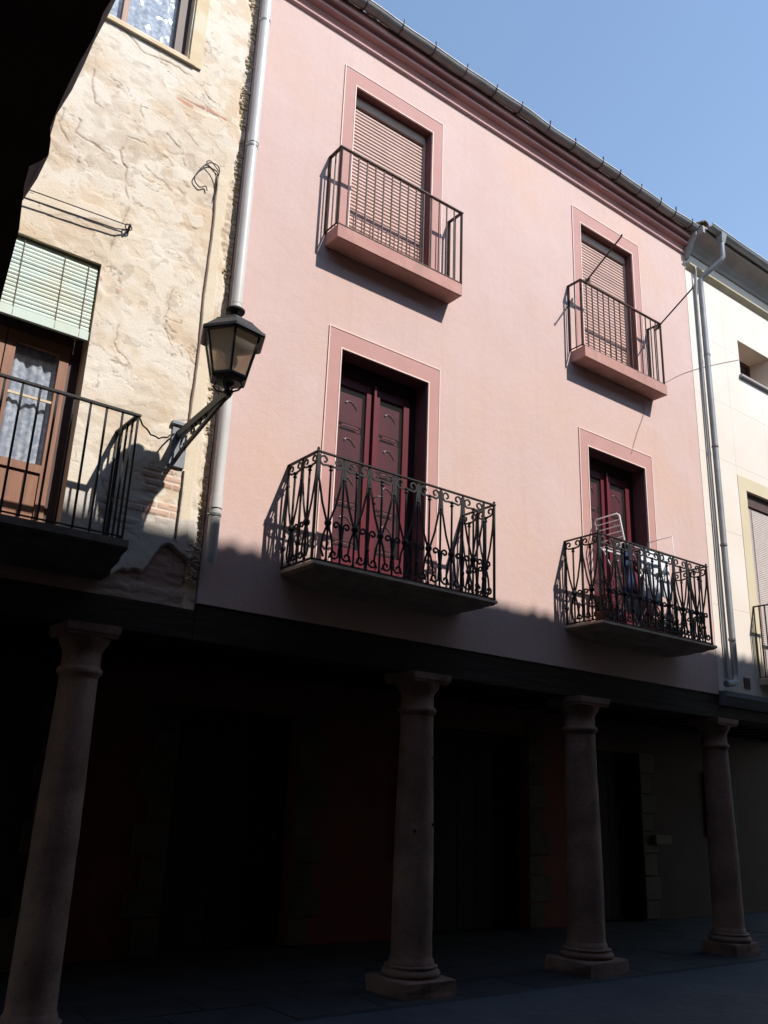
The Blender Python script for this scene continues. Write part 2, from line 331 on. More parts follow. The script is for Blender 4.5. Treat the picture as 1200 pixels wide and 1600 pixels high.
# ------------------------------------------------------------------ columns
def column(parent, cx, cy, label=None, r=0.19, plinth=0.30, H=2.80, seed=0, drop=0.0):
    random.seed(seed)
    sh = MB(); prof = [(r * 1.12, 0.248 - drop), (r * 1.10, 0.28 - drop), (r * 1.03, 0.30 - drop)]
    for i in range(15):
        t = i / 14; prof.append((r * (1.02 - 0.16 * t ** 1.6), 0.31 - drop + t * (2.40 - 0.31 + drop)))
    sh.lathe(prof, (cx, cy), 40, lump=0.02)
    c = part('column', sh, M['stone'], parent, label, at=(cx, cy, 0))
    rn = r * 0.86
    cp = MB(); cp.lathe([(rn, 2.401), (rn * 1.04, 2.42), (rn * 1.16, 2.435), (rn * 1.2, 2.455), (rn * 1.14, 2.475), (rn * 1.02, 2.49), (rn * 1.01, 2.60),
                         (rn * 1.08, 2.615), (rn * 1.12, 2.63), (rn * 1.28, 2.665), (rn * 1.34, 2.69), (rn * 1.37, 2.705)], (cx, cy), 40)
    h = rn * 1.45
    cp.frustum((cx, cy), h * 0.94, h * 0.97, 2.706, 2.735); cp.frustum((cx, cy), h, h * 1.03, 2.736, 2.797)
    part('capital', cp, M['stone'], c, at=(cx, cy, 0))
    bs = MB(); bs.lathe([(a_, b_ - drop) for a_, b_ in [(r * 1.15, 0.146), (r * 1.34, 0.152), (r * 1.43, 0.175), (r * 1.38, 0.20), (r * 1.27, 0.212), (r * 1.24, 0.222), (r * 1.31, 0.235), (r * 1.2, 0.247)]], (cx, cy), 40)
    part('base', bs, M['stone'], c, at=(cx, cy, 0))
    pl = MB(); p = plinth
    # weathered block: irregular chamfered square
    vs = []
    for z, k in ((-0.03, 0.0), (max(0.05 - drop, -.02), -0.004), (0.135 - drop, 0.0), (0.150 - drop, 0.014)):
        for sx, sy in ((-1, -1), (0, -1), (1, -1), (1, 0), (1, 1), (0, 1), (-1, 1), (-1, 0)):
            j = random.uniform(-0.012, 0.012)
            q = 0.012 if sx and sy else 0.0
            vs.append((cx + sx * (p - k - q * 0.5 + j), cy + sy * (p - k - q * 0.5 + j), z))
    fs = [tuple(range(8))[::-1], tuple(range(24, 32))] + [(a * 8 + i, a * 8 + (i + 1) % 8, a * 8 + 8 + (i + 1) % 8, a * 8 + 8 + i) for a in range(3) for i in range(8)]
    pl.add(vs, fs); part('plinth', pl, M['stone'], c, at=(cx, cy, 0))
    return c

# ------------------------------------------------------------------ PINK HOUSE
XL, XR = 3.095, 10.655
pink = thing('terraced_house', (6.9, 0, 0), 'pink plastered three storey house standing on an arcade of stone columns', 'house')
OPS = {'A': (4.375, 5.51, 7.222, 9.31), 'B': (4.385, 5.535, 3.545, 5.965), 'C': (8.19, 9.32, 7.222, 9.31), 'D': (8.175, 9.325, 3.60, 5.965)}
wb = MB(); wb.wall(XL, XR, 3.118, 10.30, 0.0, 0.45, list(OPS.values()))
pwall = part('wall', wb, M['pink'], pink)

def surround(o, bw=0.155, top_ext=None):
    x0, x1, z0, z1 = o; e = 0.014
    s = MB(); s.box(x0 - bw, x0 - e, -0.009, -0.001, z0, z1 + e); s.box(x1 + e, x1 + bw, -0.009, -0.001, z0, z1 + e)
    s.box(x0 - bw, x1 + bw, -0.009, -0.001, z1 + e, z1 + bw + 0.05)
    a = part('window_surround', s, M['surround'], pink)
    t = MB(); ze = z1 + bw + 0.05
    t.box(x0 - e, x0, -0.014, -0.001, z0, z1 + e); t.box(x1, x1 + e, -0.014, -0.001, z0, z1 + e); t.box(x0, x1, -0.014, -0.001, z1, z1 + e)
    t.box(x0 - bw - e * .8, x0 - bw, -0.014, -0.001, z0, ze + e * .8); t.box(x1 + bw, x1 + bw + e * .8, -0.014, -0.001, z0, ze + e * .8)
    t.box(x0 - bw, x1 + bw, -0.014, -0.001, ze, ze + e * .8)
    part('border_strip', t, M['border'], a)
for o in OPS.values(): surround(o)
M['reveal'] = mat('shaded_rose_reveal', (0.15, 0.062, 0.062), (0.12, 0.05, 0.05), scale=5, bump=0.15, bscale=60)  # shade of the recesses put into a darker rose tone
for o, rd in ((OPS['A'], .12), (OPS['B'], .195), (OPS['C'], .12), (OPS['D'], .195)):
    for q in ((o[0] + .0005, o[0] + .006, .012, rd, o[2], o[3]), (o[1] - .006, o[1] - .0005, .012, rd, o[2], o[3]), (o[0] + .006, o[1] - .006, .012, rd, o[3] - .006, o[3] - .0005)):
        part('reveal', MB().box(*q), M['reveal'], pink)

# upper roller shutters
slat_me = {}
def roller(parent, o, rec, m, box_m, nm='window', pitch=0.047):
    x0, x1, z0, z1 = o; y = rec
    f = MB(); f.box(x0 + 0.002, x0 + 0.035, y - 0.015, y + 0.05, z0, z1 - 0.002); f.box(x1 - 0.035, x1 - 0.002, y - 0.015, y + 0.05, z0, z1 - 0.002)
    f.box(x0 + 0.035, x1 - 0.035, y + 0.035, y + 0.05, z0, z1 - 0.002)
    fr = part(nm, f, box_m, parent, at=((x0 + x1) / 2, y, z0))
    b = MB(); b.bbox(x0 + 0.035, x1 - 0.035, y - 0.03, y + 0.034, z1 - 0.13, z1 - 0.003, 0.006); part('shutter_box', b, box_m, fr)
    key = round(x1 - x0, 3)
    if key not in slat_me:
        w2 = (x1 - x0) / 2 - 0.037; p = pitch
        pr = [(0.012, 0.0005), (0.004, 0.004), (-0.006, p * 0.3), (-0.008, p * 0.55), (-0.004, p * 0.8), (0.008, p - 0.004), (0.013, p - 0.0005)]
        s = MB(); s.extrude_x(pr, -w2, w2); slat_me[key] = s.mesh('slat', m)
    z = z0 + 0.004
    while z + pitch < z1 - 0.155:
        inst('slat', slat_me[key], fr, ((x0 + x1) / 2, y, z)); z += pitch
    return fr
roller(pink, OPS['A'], 0.13, M['shutter'], M['shutterbox'])
roller(pink, OPS['C'], 0.13, M['shutter'], M['shutterbox'])

# lower glazed double doors
def french(o, rec=0.20):
    x0, x1, z0, z1 = o; xm = (x0 + x1) / 2
    f = MB(); f.box(x0 + .002, x0 + .06, rec, rec + .07, z0, z1 - .002); f.box(x1 - .085, x1 - .002, rec, rec + .07, z0, z1 - .002); f.box(x0 + .06, x1 - .085, rec, rec + .07, z1 - .16, z1 - .002)
    f.box(x0 + .002, x1 - .002, rec + 0.10, rec + 0.115, z0, z1 - .002)
    d = part('balcony_door', f, M['darkwood'], pink)
    zt = z1 - .162
    for sgn, a, b in ((-1, x0 + .062, xm - .012), (1, xm + .012, x1 - .087)):
        lf = MB(); lf.bbox(a, a + .075, rec + .004, rec + .05, z0 + .01, zt, .006); lf.bbox(b - .075, b, rec + .004, rec + .05, z0 + .01, zt, .006)
        lf.box(a + .075, b - .075, rec + .008, rec + .048, zt - .10, zt); lf.box(a + .075, b - .075, rec + .008, rec + .048, z0 + .01, z0 + .42)
        lf.bbox(a + .10, b - .10, rec - .004, rec + .008, z0 + .08, z0 + .36, .006)
        part('door_leaf', lf, M['maroon'], d)
        gl = MB(); gl.box(a + .076, b - .076, rec + .022, rec + .027, z0 + .42, zt - .10); part('pane', gl, M['glass'], d)
        sh = MB(); sa, sb = a + .07, b - .07
        sh.box(sa, sb, rec + .066, rec + .085, z0 + .40, zt - .05)
        zz = z0 + .46; hh = (zt - .12 - zz) / 4
        for k in range(4):
            sh.bbox(sa + .03, sb - .03, rec + .050, rec + .065, zz + k * hh + .03, zz + (k + 1) * hh - .03, .012)
        part('inner_shutter', sh, M['maroon'], d)
        xc_ = (sa + sb) / 2 + .01
        for k in range(4):  # strips, arcs and knobs added in place of reflections in the glass
            zk = zz + k * hh
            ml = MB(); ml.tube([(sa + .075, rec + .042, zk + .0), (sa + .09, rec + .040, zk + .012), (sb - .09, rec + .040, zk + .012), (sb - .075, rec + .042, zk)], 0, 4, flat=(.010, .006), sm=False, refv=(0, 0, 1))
            part('moulding', ml, M['glintmaroon'], d)
            ar = MB(); ar.tube([(xc_ - .075 + .15 * t, rec + .043, zk + hh * .66 + .045 * math.sin(math.pi * t) - .05 * t) for t in [i / 8 for i in range(9)]], .0055, 5); part('moulding', ar, M['glintmaroon'], d)
            kb = MB(); kb.lathe([(.001, zk + hh * .64), (.009, zk + hh * .65), (.009, zk + hh * .67), (.001, zk + hh * .68)], (xc_ - .06, rec + .040), 8); part('glint_knob', kb, M['white'], d)
    c = MB(); c.tube([(xm, rec - .012, z0 + .02), (xm, rec - .012, zt)], 0, 4, flat=(.022, .014), sm=False); part('meeting_stile', c, M['maroon'], d)
    h = MB(); h.lathe([(.012, 0), (.02, .01), (.02, .03), (.008, .04)], (0, 0), 10)
    hk = MB(); hk.tube([(xm + .06, rec + .004, z0 + 1.02), (xm + .06, rec - .05, z0 + 1.02), (xm + .13, rec - .055, z0 + 1.03)], .008, 6); part('handle', hk, M['zinc'], d)
french(OPS['B']); french(OPS['D'])

# balcony slabs
def slab_upper(o, label):
    x0, x1, z0, z1 = o; a, b = x0 - 0.275, x1 + 0.30; d = 0.235
    s = MB(); s.bbox(a, b, -d, -0.001, 7.055, 7.215, 0.008)
    return part('balcony', s, M['slab'], pink, label), a, b, d
def slab_lower(o, zt):
    x0, x1, z0, z1 = o; c = (x0 + x1) / 2; W = 1.09
    s = MB(); rings = []
    for dz, inset in ((0, 0), (-.028, -.002), (-.036, .012), (-.05, .03), (-.065, .085), (-.078, .10), (-.084, .115), (-.098, .185), (-.106, .20), (-.125, .25)):
        rings.append([(c - W + inset, 0, zt + dz), (c - W + inset, -.54 + inset, zt + dz), (c + W - inset, -.54 + inset, zt + dz), (c + W - inset, 0, zt + dz)])
    vs = [p for r in rings for p in r]
    fs = [(0, 1, 2, 3)] + [(i * 4 + 1 + j, i * 4 + j, i * 4 + 4 + j, i * 4 + 5 + j) for i in range(len(rings) - 1) for j in range(3)]
    n = (len(rings) - 1) * 4; fs.append((n + 3, n + 2, n + 1, n)); s.add(vs, fs)
    return part('balcony', s, M['slabstone'], pink), c - W, c + W

def twisted(h, r=0.011, turns=14):
    n = turns * 8; s = MB(); vs = []
    for i in range(n + 1):
        z = h * i / n; a0 = 2 * math.pi * turns * i / n
        for k in range(4):
            a = a0 + k * math.pi / 2; rr = r * 1.5
            vs.append((rr * math.cos(a), rr * math.sin(a), z))
    fs = [(i * 4 + k, i * 4 + (k + 1) % 4, (i + 1) * 4 + (k + 1) % 4, (i + 1) * 4 + k) for i in range(n) for k in range(4)]
    s.add(vs, fs, False); return s
def rail_simple(parent, a, b, d, zb, zt, nbar, nside, m, bar_r=0.006, twist=True, back=0.0, corner_r=0.011, railflat=(.019, .006)):
    H = zt - zb
    bm = MB(); bm.tube([(0, 0, 0), (0, 0, H)], 0, 4, flat=(bar_r, bar_r), sm=False, refv=(0, 1, 0)); bme = bm.mesh('baluster', m)
    tw = twisted(H).mesh('twisted_bar', m) if twist else bme
    for i in range(nbar + 1):
        t = i / nbar; x = a + (b - a) * t
        inst('corner_post' if i in (0, nbar) else 'baluster', tw if i in (0, nbar) else bme, parent, (x, -d, zb))
    for x in (a, b):
        for j in range(1, nside + 1):
            y = -d + (d - 0.012) * j / nside
            inst('baluster', tw if (twist and j == nside) else bme, parent, (x, y, zb))
    t = MB()
    for p, q in (((a, 0.0, zt), (a, -d, zt)), ((a, -d, zt), (b, -d, zt)), ((b, -d, zt), (b, 0.0, zt))):
        e = Vector(q) - Vector(p); e.normalize()
        t.tube([Vector(p) - e * railflat[0] * .9, Vector(q) + e * railflat[0] * .9], 0, 4, flat=railflat, sm=False, refv=(0, 0, 1))
    part('top_rail', t, m, parent)
    t = MB(); zz = zb + 0.015
    for p, q in (((a, 0.0, zz), (a, -d, zz)), ((a, -d, zz), (b, -d, zz)), ((b, -d, zz), (b, 0.0, zz))):
        t.tube([p, q], 0, 4, flat=(.008, .005), sm=False, refv=(0, 0, 1))
    part('bottom_rail', t, m, parent)
bA, a0, b0, dA = slab_upper(OPS['A'], None)
rail_simple(bA, a0 - 0.008, b0 - 0.012, 0.225, 7.21, 8.17, 15, 2, M['brown_iron'])
bC, a1, b1, dC = slab_upper(OPS['C'], None)
rail_simple(bC, a1 - 0.02, b1 - 0.03, 0.215, 7.21, 8.17, 15, 2, M['brown_iron'])

# ornate railings
def spiral(cx, cz, r0, r1, a0, a1, n=18):
    return [(cx + (r0 + (r1 - r0) * i / n) * math.cos(a0 + (a1 - a0) * i / n), 0, cz + (r0 + (r1 - r0) * i / n) * math.sin(a0 + (a1 - a0) * i / n)) for i in range(n + 1)]
FL = (.0085, .006)
def ornate_parts(p, H):
    """p = half pitch. returns meshes, centred on x=0, z=0 bottom"""
    m = M['iron']; out = {}
    q = MB(); q.tube([(0, 0, 0), (0, 0, H - .10)], .011, 6)
    q.lathe([(.010, H - .155), (.022, H - .145), (.013, H - .13), (.013, H - .12), (.026, H - .108), (.012, H - .095)], (0, 0), 8)
    q.lathe([(.012, .31), (.03, .325), (.034, .345), (.028, .365), (.012, .38)], (0, 0), 8)
    q.lathe([(.010, .0), (.018, .01), (.010, .02)], (0, 0), 8)
    out['Q'] = q.mesh('baluster', m)
    q = MB(); q.tube([(0, 0, 0), (0, 0, H)], .011, 6); q.lathe([(.012, .15), (.022, .165), (.022, .19), (.012, .205)], (0, 0), 8)
    q.lathe([(.012, H - .22), (.02, H - .21), (.012, H - .19)], (0, 0), 8)
    out['P'] = q.mesh('baluster', m)
    # ram's horn pair on top of Q
    q = MB(); rr = p * .36
    for s in (-1, 1):
        path = [(0.004 * s, 0, H - .11), (p * .30 * s, 0, H - .085), (p * .68 * s, 0, H - .075)]
        sp = spiral(p * .52, H - .008 - rr * 1.05, rr, rr * .34, -math.pi * .42, math.pi * 1.45, 16)
        pts = [(0.004, 0, H - .115), (p * .22, 0, H - .105)] + sp
        q.tube([(x * s, y, z) for x, y, z in pts], 0, 4, flat=FL, sm=False, refv=(0, 1, 0))
        e = sp[-1]; q.lathe([(.001, e[2] - .008), (.008, e[2] - .004), (.008, e[2] + .004), (.001, e[2] + .008)], (e[0] * s, 0), 6)
    out['T'] = q.mesh('scroll', m)
    # diagonals from the P post tops down to the Q knot, built round Q
    q = MB()
    for s in (-1, 1):
        pts = [(p * .93 * s, 0, H - .02), (p * .90 * s, 0, H - .12), (p * .84 * s, 0, H - .24), (p * .5 * s, 0, H * .53), (.016 * s, 0, .36), (.012 * s, 0, .31), (p * .30 * s, 0, .22), (p * .42 * s, 0, .10), (p * .2 * s, 0, .03)]
        q.tube(pts, 0, 4, flat=FL, sm=False, refv=(0, 1, 0))
    out['X'] = q.mesh('brace', m)
    # pair of curls on P at lower third
    q = MB(); r = p * .25
    for s in (-1, 1):
        sp = spiral(p * .40, .335, r, r * .3, math.pi * .95, -math.pi * 1.0, 14)
        pts = [(.006, 0, .185), (p * .08, 0, .25)] + sp
        q.tube([(x * s, y, z) for x, y, z in pts], 0, 4, flat=FL, sm=False, refv=(0, 1, 0))
    out['C'] = q.mesh('scroll', m)
    q = MB(); r = p * .29
    for s in (-1, 1):
        sp = spiral(p * .48, .028 + r, r, r * .3, -math.pi * .75, math.pi * 1.15, 14)
        pts = [(.006, 0, .185), (p * .10, 0, .12), (p * .13, 0, .06)] + sp
        q.tube([(x * s, y, z) for x, y, z in pts], 0, 4, flat=FL, sm=False, refv=(0, 1, 0))
    out['S'] = q.mesh('scroll', m)
    return out
def rail_ornate(parent, a, b, d, zb, zt):
    H = zt - zb - .03; z = zb + .018; n = 15; p = (b - a) / n
    pf = ornate_parts(p, H); ps = ornate_parts(d / 4, H)
    cm = MB(); cm.tube([(0, 0, -.02), (0, 0, H + .02)], 0, 4, flat=(.010, .010), sm=False, refv=(0, 1, 0))
    cm.lathe([(.006, H + .02), (.016, H + .03), (.006, H + .045)], (0, 0), 8); cme = cm.mesh('corner_post', M['iron'])
    for x in (a, b): inst('corner_post', cme, parent, (x, -d, z))
    for i in range(1, n):
        x = a + p * i
        if i % 2: 
            inst('baluster', pf['Q'], parent, (x, -d, z)); inst('scroll', pf['T'], parent, (x, -d, z)); inst('brace', pf['X'], parent, (x, -d, z))
        else:
            inst('baluster', pf['P'], parent, (x, -d, z)); inst('scroll', pf['C'], parent, (x, -d, z)); inst('scroll', pf['S'], parent, (x, -d, z))
    for x in (a, b):
        for j in (1, 2, 3, 4):
            y = -d + d * j / 4
            if j % 2:
                for nm, k in (('baluster', 'Q'), ('scroll', 'T'), ('brace', 'X')): inst(nm, ps[k], parent, (x, y, z), math.pi / 2)
            elif j == 2:
                for nm, k in (('baluster', 'P'), ('scroll', 'C'), ('scroll', 'S')): inst(nm, ps[k], parent, (x, y, z), math.pi / 2)
            else: inst('baluster', ps['P'], parent, (x, -.012, z))
    for nm, zz, fl in (('top_rail', zt - .008, (.016, .006)), ('bottom_rail', zb + .012, (.012, .006))):
        t = MB()
        for P_, Q_ in (((a, 0, zz), (a, -d, zz)), ((a, -d, zz), (b, -d, zz)), ((b, -d, zz), (b, 0, zz))):
            e = (Vector(Q_) - Vector(P_)).normalized()
            t.tube([Vector(P_) - e * .014, Vector(Q_) + e * .014], 0, 4, flat=fl, sm=False, refv=(0, 0, 1))
        part(nm, t, M['iron'], parent)
bB, xa, xb = slab_lower(OPS['B'], 3.54)
rail_ornate(bB, xa + .005, xb - .005, 0.50, 3.55, 4.56)
bD, xc, xd = slab_lower(OPS['D'], 3.595)
rail_ornate(bD, xc + .03, xd - .04, 0.50, 3.605, 4.615)

# cornice, gutter and roof
cn = MB()
prof = [(0, 9.895), (-.022, 9.90), (-.035, 9.915), (-.035, 9.938), (-.004, 9.948), (-.004, 10.0), (-.03, 10.032), (-.098, 10.047), (-.104, 10.055), (-.104, 10.076),
        (-.045, 10.086), (-.045, 10.115), (-.07, 10.132), (-.148, 10.14), (-.152, 10.148), (-.152, 10.168), (-.14, 10.18), (-.14, 10.268), (0, 10.268)]
cn.extrude_x(prof[::-1], XL + .02, XR - .005); part('cornice', cn, M['cornice'], pink)
def gutter(parent, x0, x1, y, z, r, m, wav=0.008, nm='gutter'):
    s = MB(); vs = []; n = int((x1 - x0) / .12); seg = 14
    for i in range(n + 1):
        x = x0 + (x1 - x0) * i / n; dz = wav * math.sin(x * 3.1) + wav * .7 * math.sin(x * 7.3 + 1); dy = wav * .5 * math.sin(x * 5 + 2)
        for rr in (r, r - .006):
            rng = range(seg + 1) if rr == r else range(seg, -1, -1)
            for k in rng:
                a = math.pi + math.pi * k / seg
                vs.append((x, y + dy + rr * math.cos(a), z + dz + rr * math.sin(a)))
    K = 2 * (seg + 1)
    fs = [(i * K + k, i * K + (k + 1) % K, (i + 1) * K + (k + 1) % K, (i + 1) * K + k) for i in range(n) for k in range(K)]
    s.add(vs, fs, True); s.add(vs[:K], [tuple(range(K))]); s.add(vs[-K:], [tuple(range(K))[::-1]])
    g_ = part(nm, s, m, parent); s = MB()
    s.tube([(x0 + (x1 - x0) * i / n, y - r + wav * .5 * math.sin((x0 + (x1 - x0) * i / n) * 5 + 2), z + wav * math.sin((x0 + (x1 - x0) * i / n) * 3.1) + wav * .7 * math.sin((x0 + (x1 - x0) * i / n) * 7.3 + 1)) for i in range(n + 1)], .009, 6)
    part('rim', s, M['rim'], g_); return g_
gut = gutter(pink, XL + .01, XR + .03, -0.215, 10.285, 0.070, M['gutter'])
random.seed(5)
for X in (3.75, 4.28, 4.8, 5.3, 5.81, 6.32, 6.78, 7.31, 7.82, 8.40, 8.78, 9.26, 9.73, 10.1, 10.52):
    s = MB(); r = .075; pts = [(X, -.215 + r * math.cos(a), 10.285 + r * math.sin(a)) for a in [math.pi + math.pi * k / 10 for k in range(11)]]
    pts = [(X + random.uniform(-.008, .008), -.30 + .004, 10.34 + random.uniform(-.008, .01))] + pts
    s.tube(pts, 0, 4, flat=(.010, .003), sm=False, refv=(1, 0, 0)); part('bracket', s, M['darkbrown'], gut)
def roof(parent, x0, x1, ye, ze, slope, depth, sgn=1, pitch=0.21, m=None, drop=0.0, seed=1):
    """tile roof: sgn=+1 rises towards +y"""
    random.seed(seed)
    s = MB(); y1 = ye + sgn * depth; z1 = ze + slope * depth
    pr = [(ye, ze - .03), (y1, z1 - .03), (y1, z1 + .0), (ye, ze + .0)]
    s.extrude_x(pr if sgn > 0 else pr[::-1], x0, x1); rf = part('roof', s, M['tile'], parent)
    n = int((x1 - x0) / pitch); L = 0.42; me = []
    for v in range(3):
        t = MB(); vs = []; seg = 6; Ls = (0, L)
        for yy, rr in ((0, .082), (L, .068)):
            for th in (0, .014):
                for k in range(seg + 1):
                    a = math.pi * k / seg if th == 0 else math.pi * (seg - k) / seg
                    vs.append(((rr - th) * math.cos(a), sgn * yy, slope * yy + (rr - th) * math.sin(a) * .8))
        K = 2 * (seg + 1); t.add(vs, [(k, (k + 1) % K, K + (k + 1) % K, K + k) for k in range(K)], False)
        t.add(vs[:K], [tuple(range(K))[::-1]]); t.add(vs[-K:], [tuple(range(K))]); me.append(t.mesh('roof_tile', M['tile']))
    for i in range(n + 1):
        for r_ in range(2):
            inst('roof_tile', random.choice(me), rf, (x0 + .1 + i * pitch * (x1 - x0 - .2) / (n * pitch) + random.uniform(-.012, .012), ye - sgn * (.05 - r_ * .36) + random.uniform(-.02, .02), ze + .008 - drop + r_ * (slope * .36 + .015) + random.uniform(-.008, .012)))
    return rf
roof(pink, XL, XR, -0.12, 10.30, 0.30, 3.4, 1, seed=2)
bk = MB(); bk.box(XL, XR, 3.2, 3.4, 0, 11.3); part('rear_wall', bk, M['arc_dark'], pink)

# arcade front beam, ceiling, back wall
def arcade(parent, x0, x1, beam_m, zt=3.117, zb=2.80, ops=(), back_m=None, y_front=0.012):
    b = MB(); n = max(2, int((x1 - x0) / .5)); random.seed(int(x0 * 10))
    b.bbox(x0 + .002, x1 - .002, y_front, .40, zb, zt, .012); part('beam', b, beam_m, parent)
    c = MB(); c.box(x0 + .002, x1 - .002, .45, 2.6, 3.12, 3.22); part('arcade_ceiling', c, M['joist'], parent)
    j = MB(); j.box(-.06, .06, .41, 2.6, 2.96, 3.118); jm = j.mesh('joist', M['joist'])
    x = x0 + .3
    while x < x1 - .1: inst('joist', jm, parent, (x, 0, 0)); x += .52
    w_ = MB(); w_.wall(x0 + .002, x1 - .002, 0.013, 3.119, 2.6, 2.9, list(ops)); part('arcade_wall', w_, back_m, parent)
arc_ops = [(4.25, 5.80, 0.012, 2.55), (7.75, 9.72, 0.012, 2.6)]
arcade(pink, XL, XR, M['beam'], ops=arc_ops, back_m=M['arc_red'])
def quoins(parent, x, z1, w=(.26, .38), y=2.6, seed=0, face=-1):
    random.seed(seed); z = .03; k = 0
    while z < z1:
        h = random.uniform(.26, .36); ww = w[k % 2] + random.uniform(-.03, .03)
        b = MB(); a, c = (x - ww, x) if face < 0 else (x, x + ww)
        b.bbox(a, c, y - .035 + random.uniform(-.008, .008), y - .001, z, z + h - .014, .012); part('quoin', b, M['quoin'], parent, at=(x, y, z)); z += h; k += 1
quoins(pink, 4.24, 2.5, face=-1, seed=2); quoins(pink, 5.81, 2.5, face=1, seed=3); quoins(pink, 7.74, 2.5, face=-1, seed=4); quoins(pink, 9.73, 2.5, face=1, seed=5)
def arcdoor(parent, x0, x1, z1, y=2.78):
    d = MB(); d.box(x0 + .003, x1 - .003, y + .06, y + .075, .02, z1 - .003)
    d.box(x0 + .003, x0 + .09, y, y + .06, .02, z1 - .003); d.box(x1 - .09, x1 - .003, y, y + .06, .02, z1 - .003); d.box(x0 + .09, x1 - .09, y, y + .06, z1 - .14, z1 - .003)
    dr = part('door', d, M['joist'], parent); n = 5; w_ = (x1 - x0 - .2) / n
    for i in range(n):
        p = MB(); p.bbox(x0 + .1 + i * w_ + .006, x0 + .1 + (i + 1) * w_ - .006, y + .02, y + .059, .03, z1 - .16, .006); part('plank', p, M['joist'], dr)
arcdoor(pink, 4.25, 5.80, 2.55); arcdoor(pink, 7.75, 9.72, 2.6)
c2 = column(pink, 5.53, 0.04, 'reddish stone column with three small holes in its shaft', r=0.185, plinth=0.285, seed=1)
for px_, z_ in ((5.64, 2.02), (5.42, 1.36), (5.62, 1.42)):
    dx = px_ - 5.53; rr = .178; dy = -math.sqrt(max(rr * rr - dx * dx, 0.0001))
    s = MB(); dirv = Vector((dx, dy, 0)).normalized(); p0 = Vector((5.53, .04, z_)) + dirv * (rr - .02)
    s.tube([p0, p0 + dirv * .03], .014, 8); part('hole_plug', s, M['black'], c2)  # black plugs standing for the dark insides of the holes
column(pink, 7.90, 0.04, 'stone column with a broad square plinth, second from the right', r=0.195, plinth=0.305, seed=2)
column(pink, 10.62, 0.10, 'stone column under the joint of the pink and cream houses', r=0.18, plinth=0.24, seed=3)

# grey plastic downpipe at the left edge
PX, PY = 3.128, -0.10
s = MB(); s.tube([(PX, PY, 10.15), (PX, PY, 5.93)], .052, 20); s.tube([(PX, PY, 5.932), (PX, PY, 3.95)], .050, 20)
s.tube([(PX, PY, 7.75), (PX, PY, 7.87)], .057, 20); s.tube([(PX, PY, 3.93), (PX, PY, 4.04)], .057, 20); s.tube([(PX, PY, 3.95), (PX, PY, 3.52), (PX, PY + .02, 3.46)], .050, 20)
dp = part('drainpipe', s, M['pvc'], pink)
for z in (9.3, 7.70, 5.8, 3.86):
    s = MB(); s.tube([(PX, PY, z), (PX, PY, z + .022)], .055, 16); s.tube([(PX + .058, PY, z + .01), (PX + .02, -.001, z + .01)], .006, 6); s.tube([(PX - .075, PY, z + .011), (PX - .04, PY, z + .011)], .005, 6); part('clamp', s, M['zinc'], dp)

# thin cables on the pink wall
tag(part('cable', MB().tube(smooth([(9.80, -.006, 7.35), (9.95, -.006, 7.46), (10.3, -.006, 7.69), (10.7, -.010, 7.92), (11.3, -.010, 8.22), (11.98, -.012, 8.54)]), .0035, 5), M['palecable']), 'thin pale cable rising diagonally from the upper right balcony across to the cream house', 'cable')
tag(part('cable', MB().tube(smooth([(9.40, -.004, 6.92), (9.36, -.012, 6.75), (9.20, -.015, 6.45), (9.04, -.012, 6.09)]), .003, 5), M['greycable']), 'thin wire hanging on pink wall above the lower right balcony door', 'cable')

# flagpoles on upper right balcony
fpm = MB(); fpm.tube([(0, 0, 0), (-.085, -.66, .30)], .011, 8); fpm.lathe([(.002, .30), (.016, .31), (.002, .33)], (-.085, -.66), 8)
fpme = fpm.mesh('flagpole', M['brown_iron'])
for loc, lab, cx in (((8.045, -.19, 8.225), 'bare dark flagpole slanting out from the left corner of the upper right balcony', 1), ((9.55, -.19, 8.10), 'bare dark flagpole slanting out beside the drainpipe at the balcony right corner', 1)):
    o = thing('flagpole', loc, lab, 'flagpole', 'bare flagpoles on the upper right balcony')
    p = bpy.data.objects.new('pole', fpme); col.objects.link(p); p.parent = o
    s = MB(); s.tube([(0, .035, -.02), (0, -.06, .02)], .018, 8); s.box(-.05, .05, -.032, -.022, -.03, .012)
    me = s.mesh('socket', M['brown_iron']); q = bpy.data.objects.new('socket', me); col.objects.link(q); q.parent = o

# ------------------------------------------------------------------ OLD CREAM HOUSE (left)
old = thing('terraced_house', (0.3, 0, 0), 'old house with cracked cream plaster and exposed rubble left of the pink house', 'house')
OX0, OX1 = -3.5, 3.09
W1 = (0.75, 1.89, 3.47, 5.86)      # balcony door opening
W2 = (1.42, 2.385, 8.43, 9.75)     # top window
bw = MB(); bw.wall(OX0, OX1, 3.02, 10.3, 0.03, 0.5, [W1, W2]); part('wall', bw, M['sillplaster'], old)
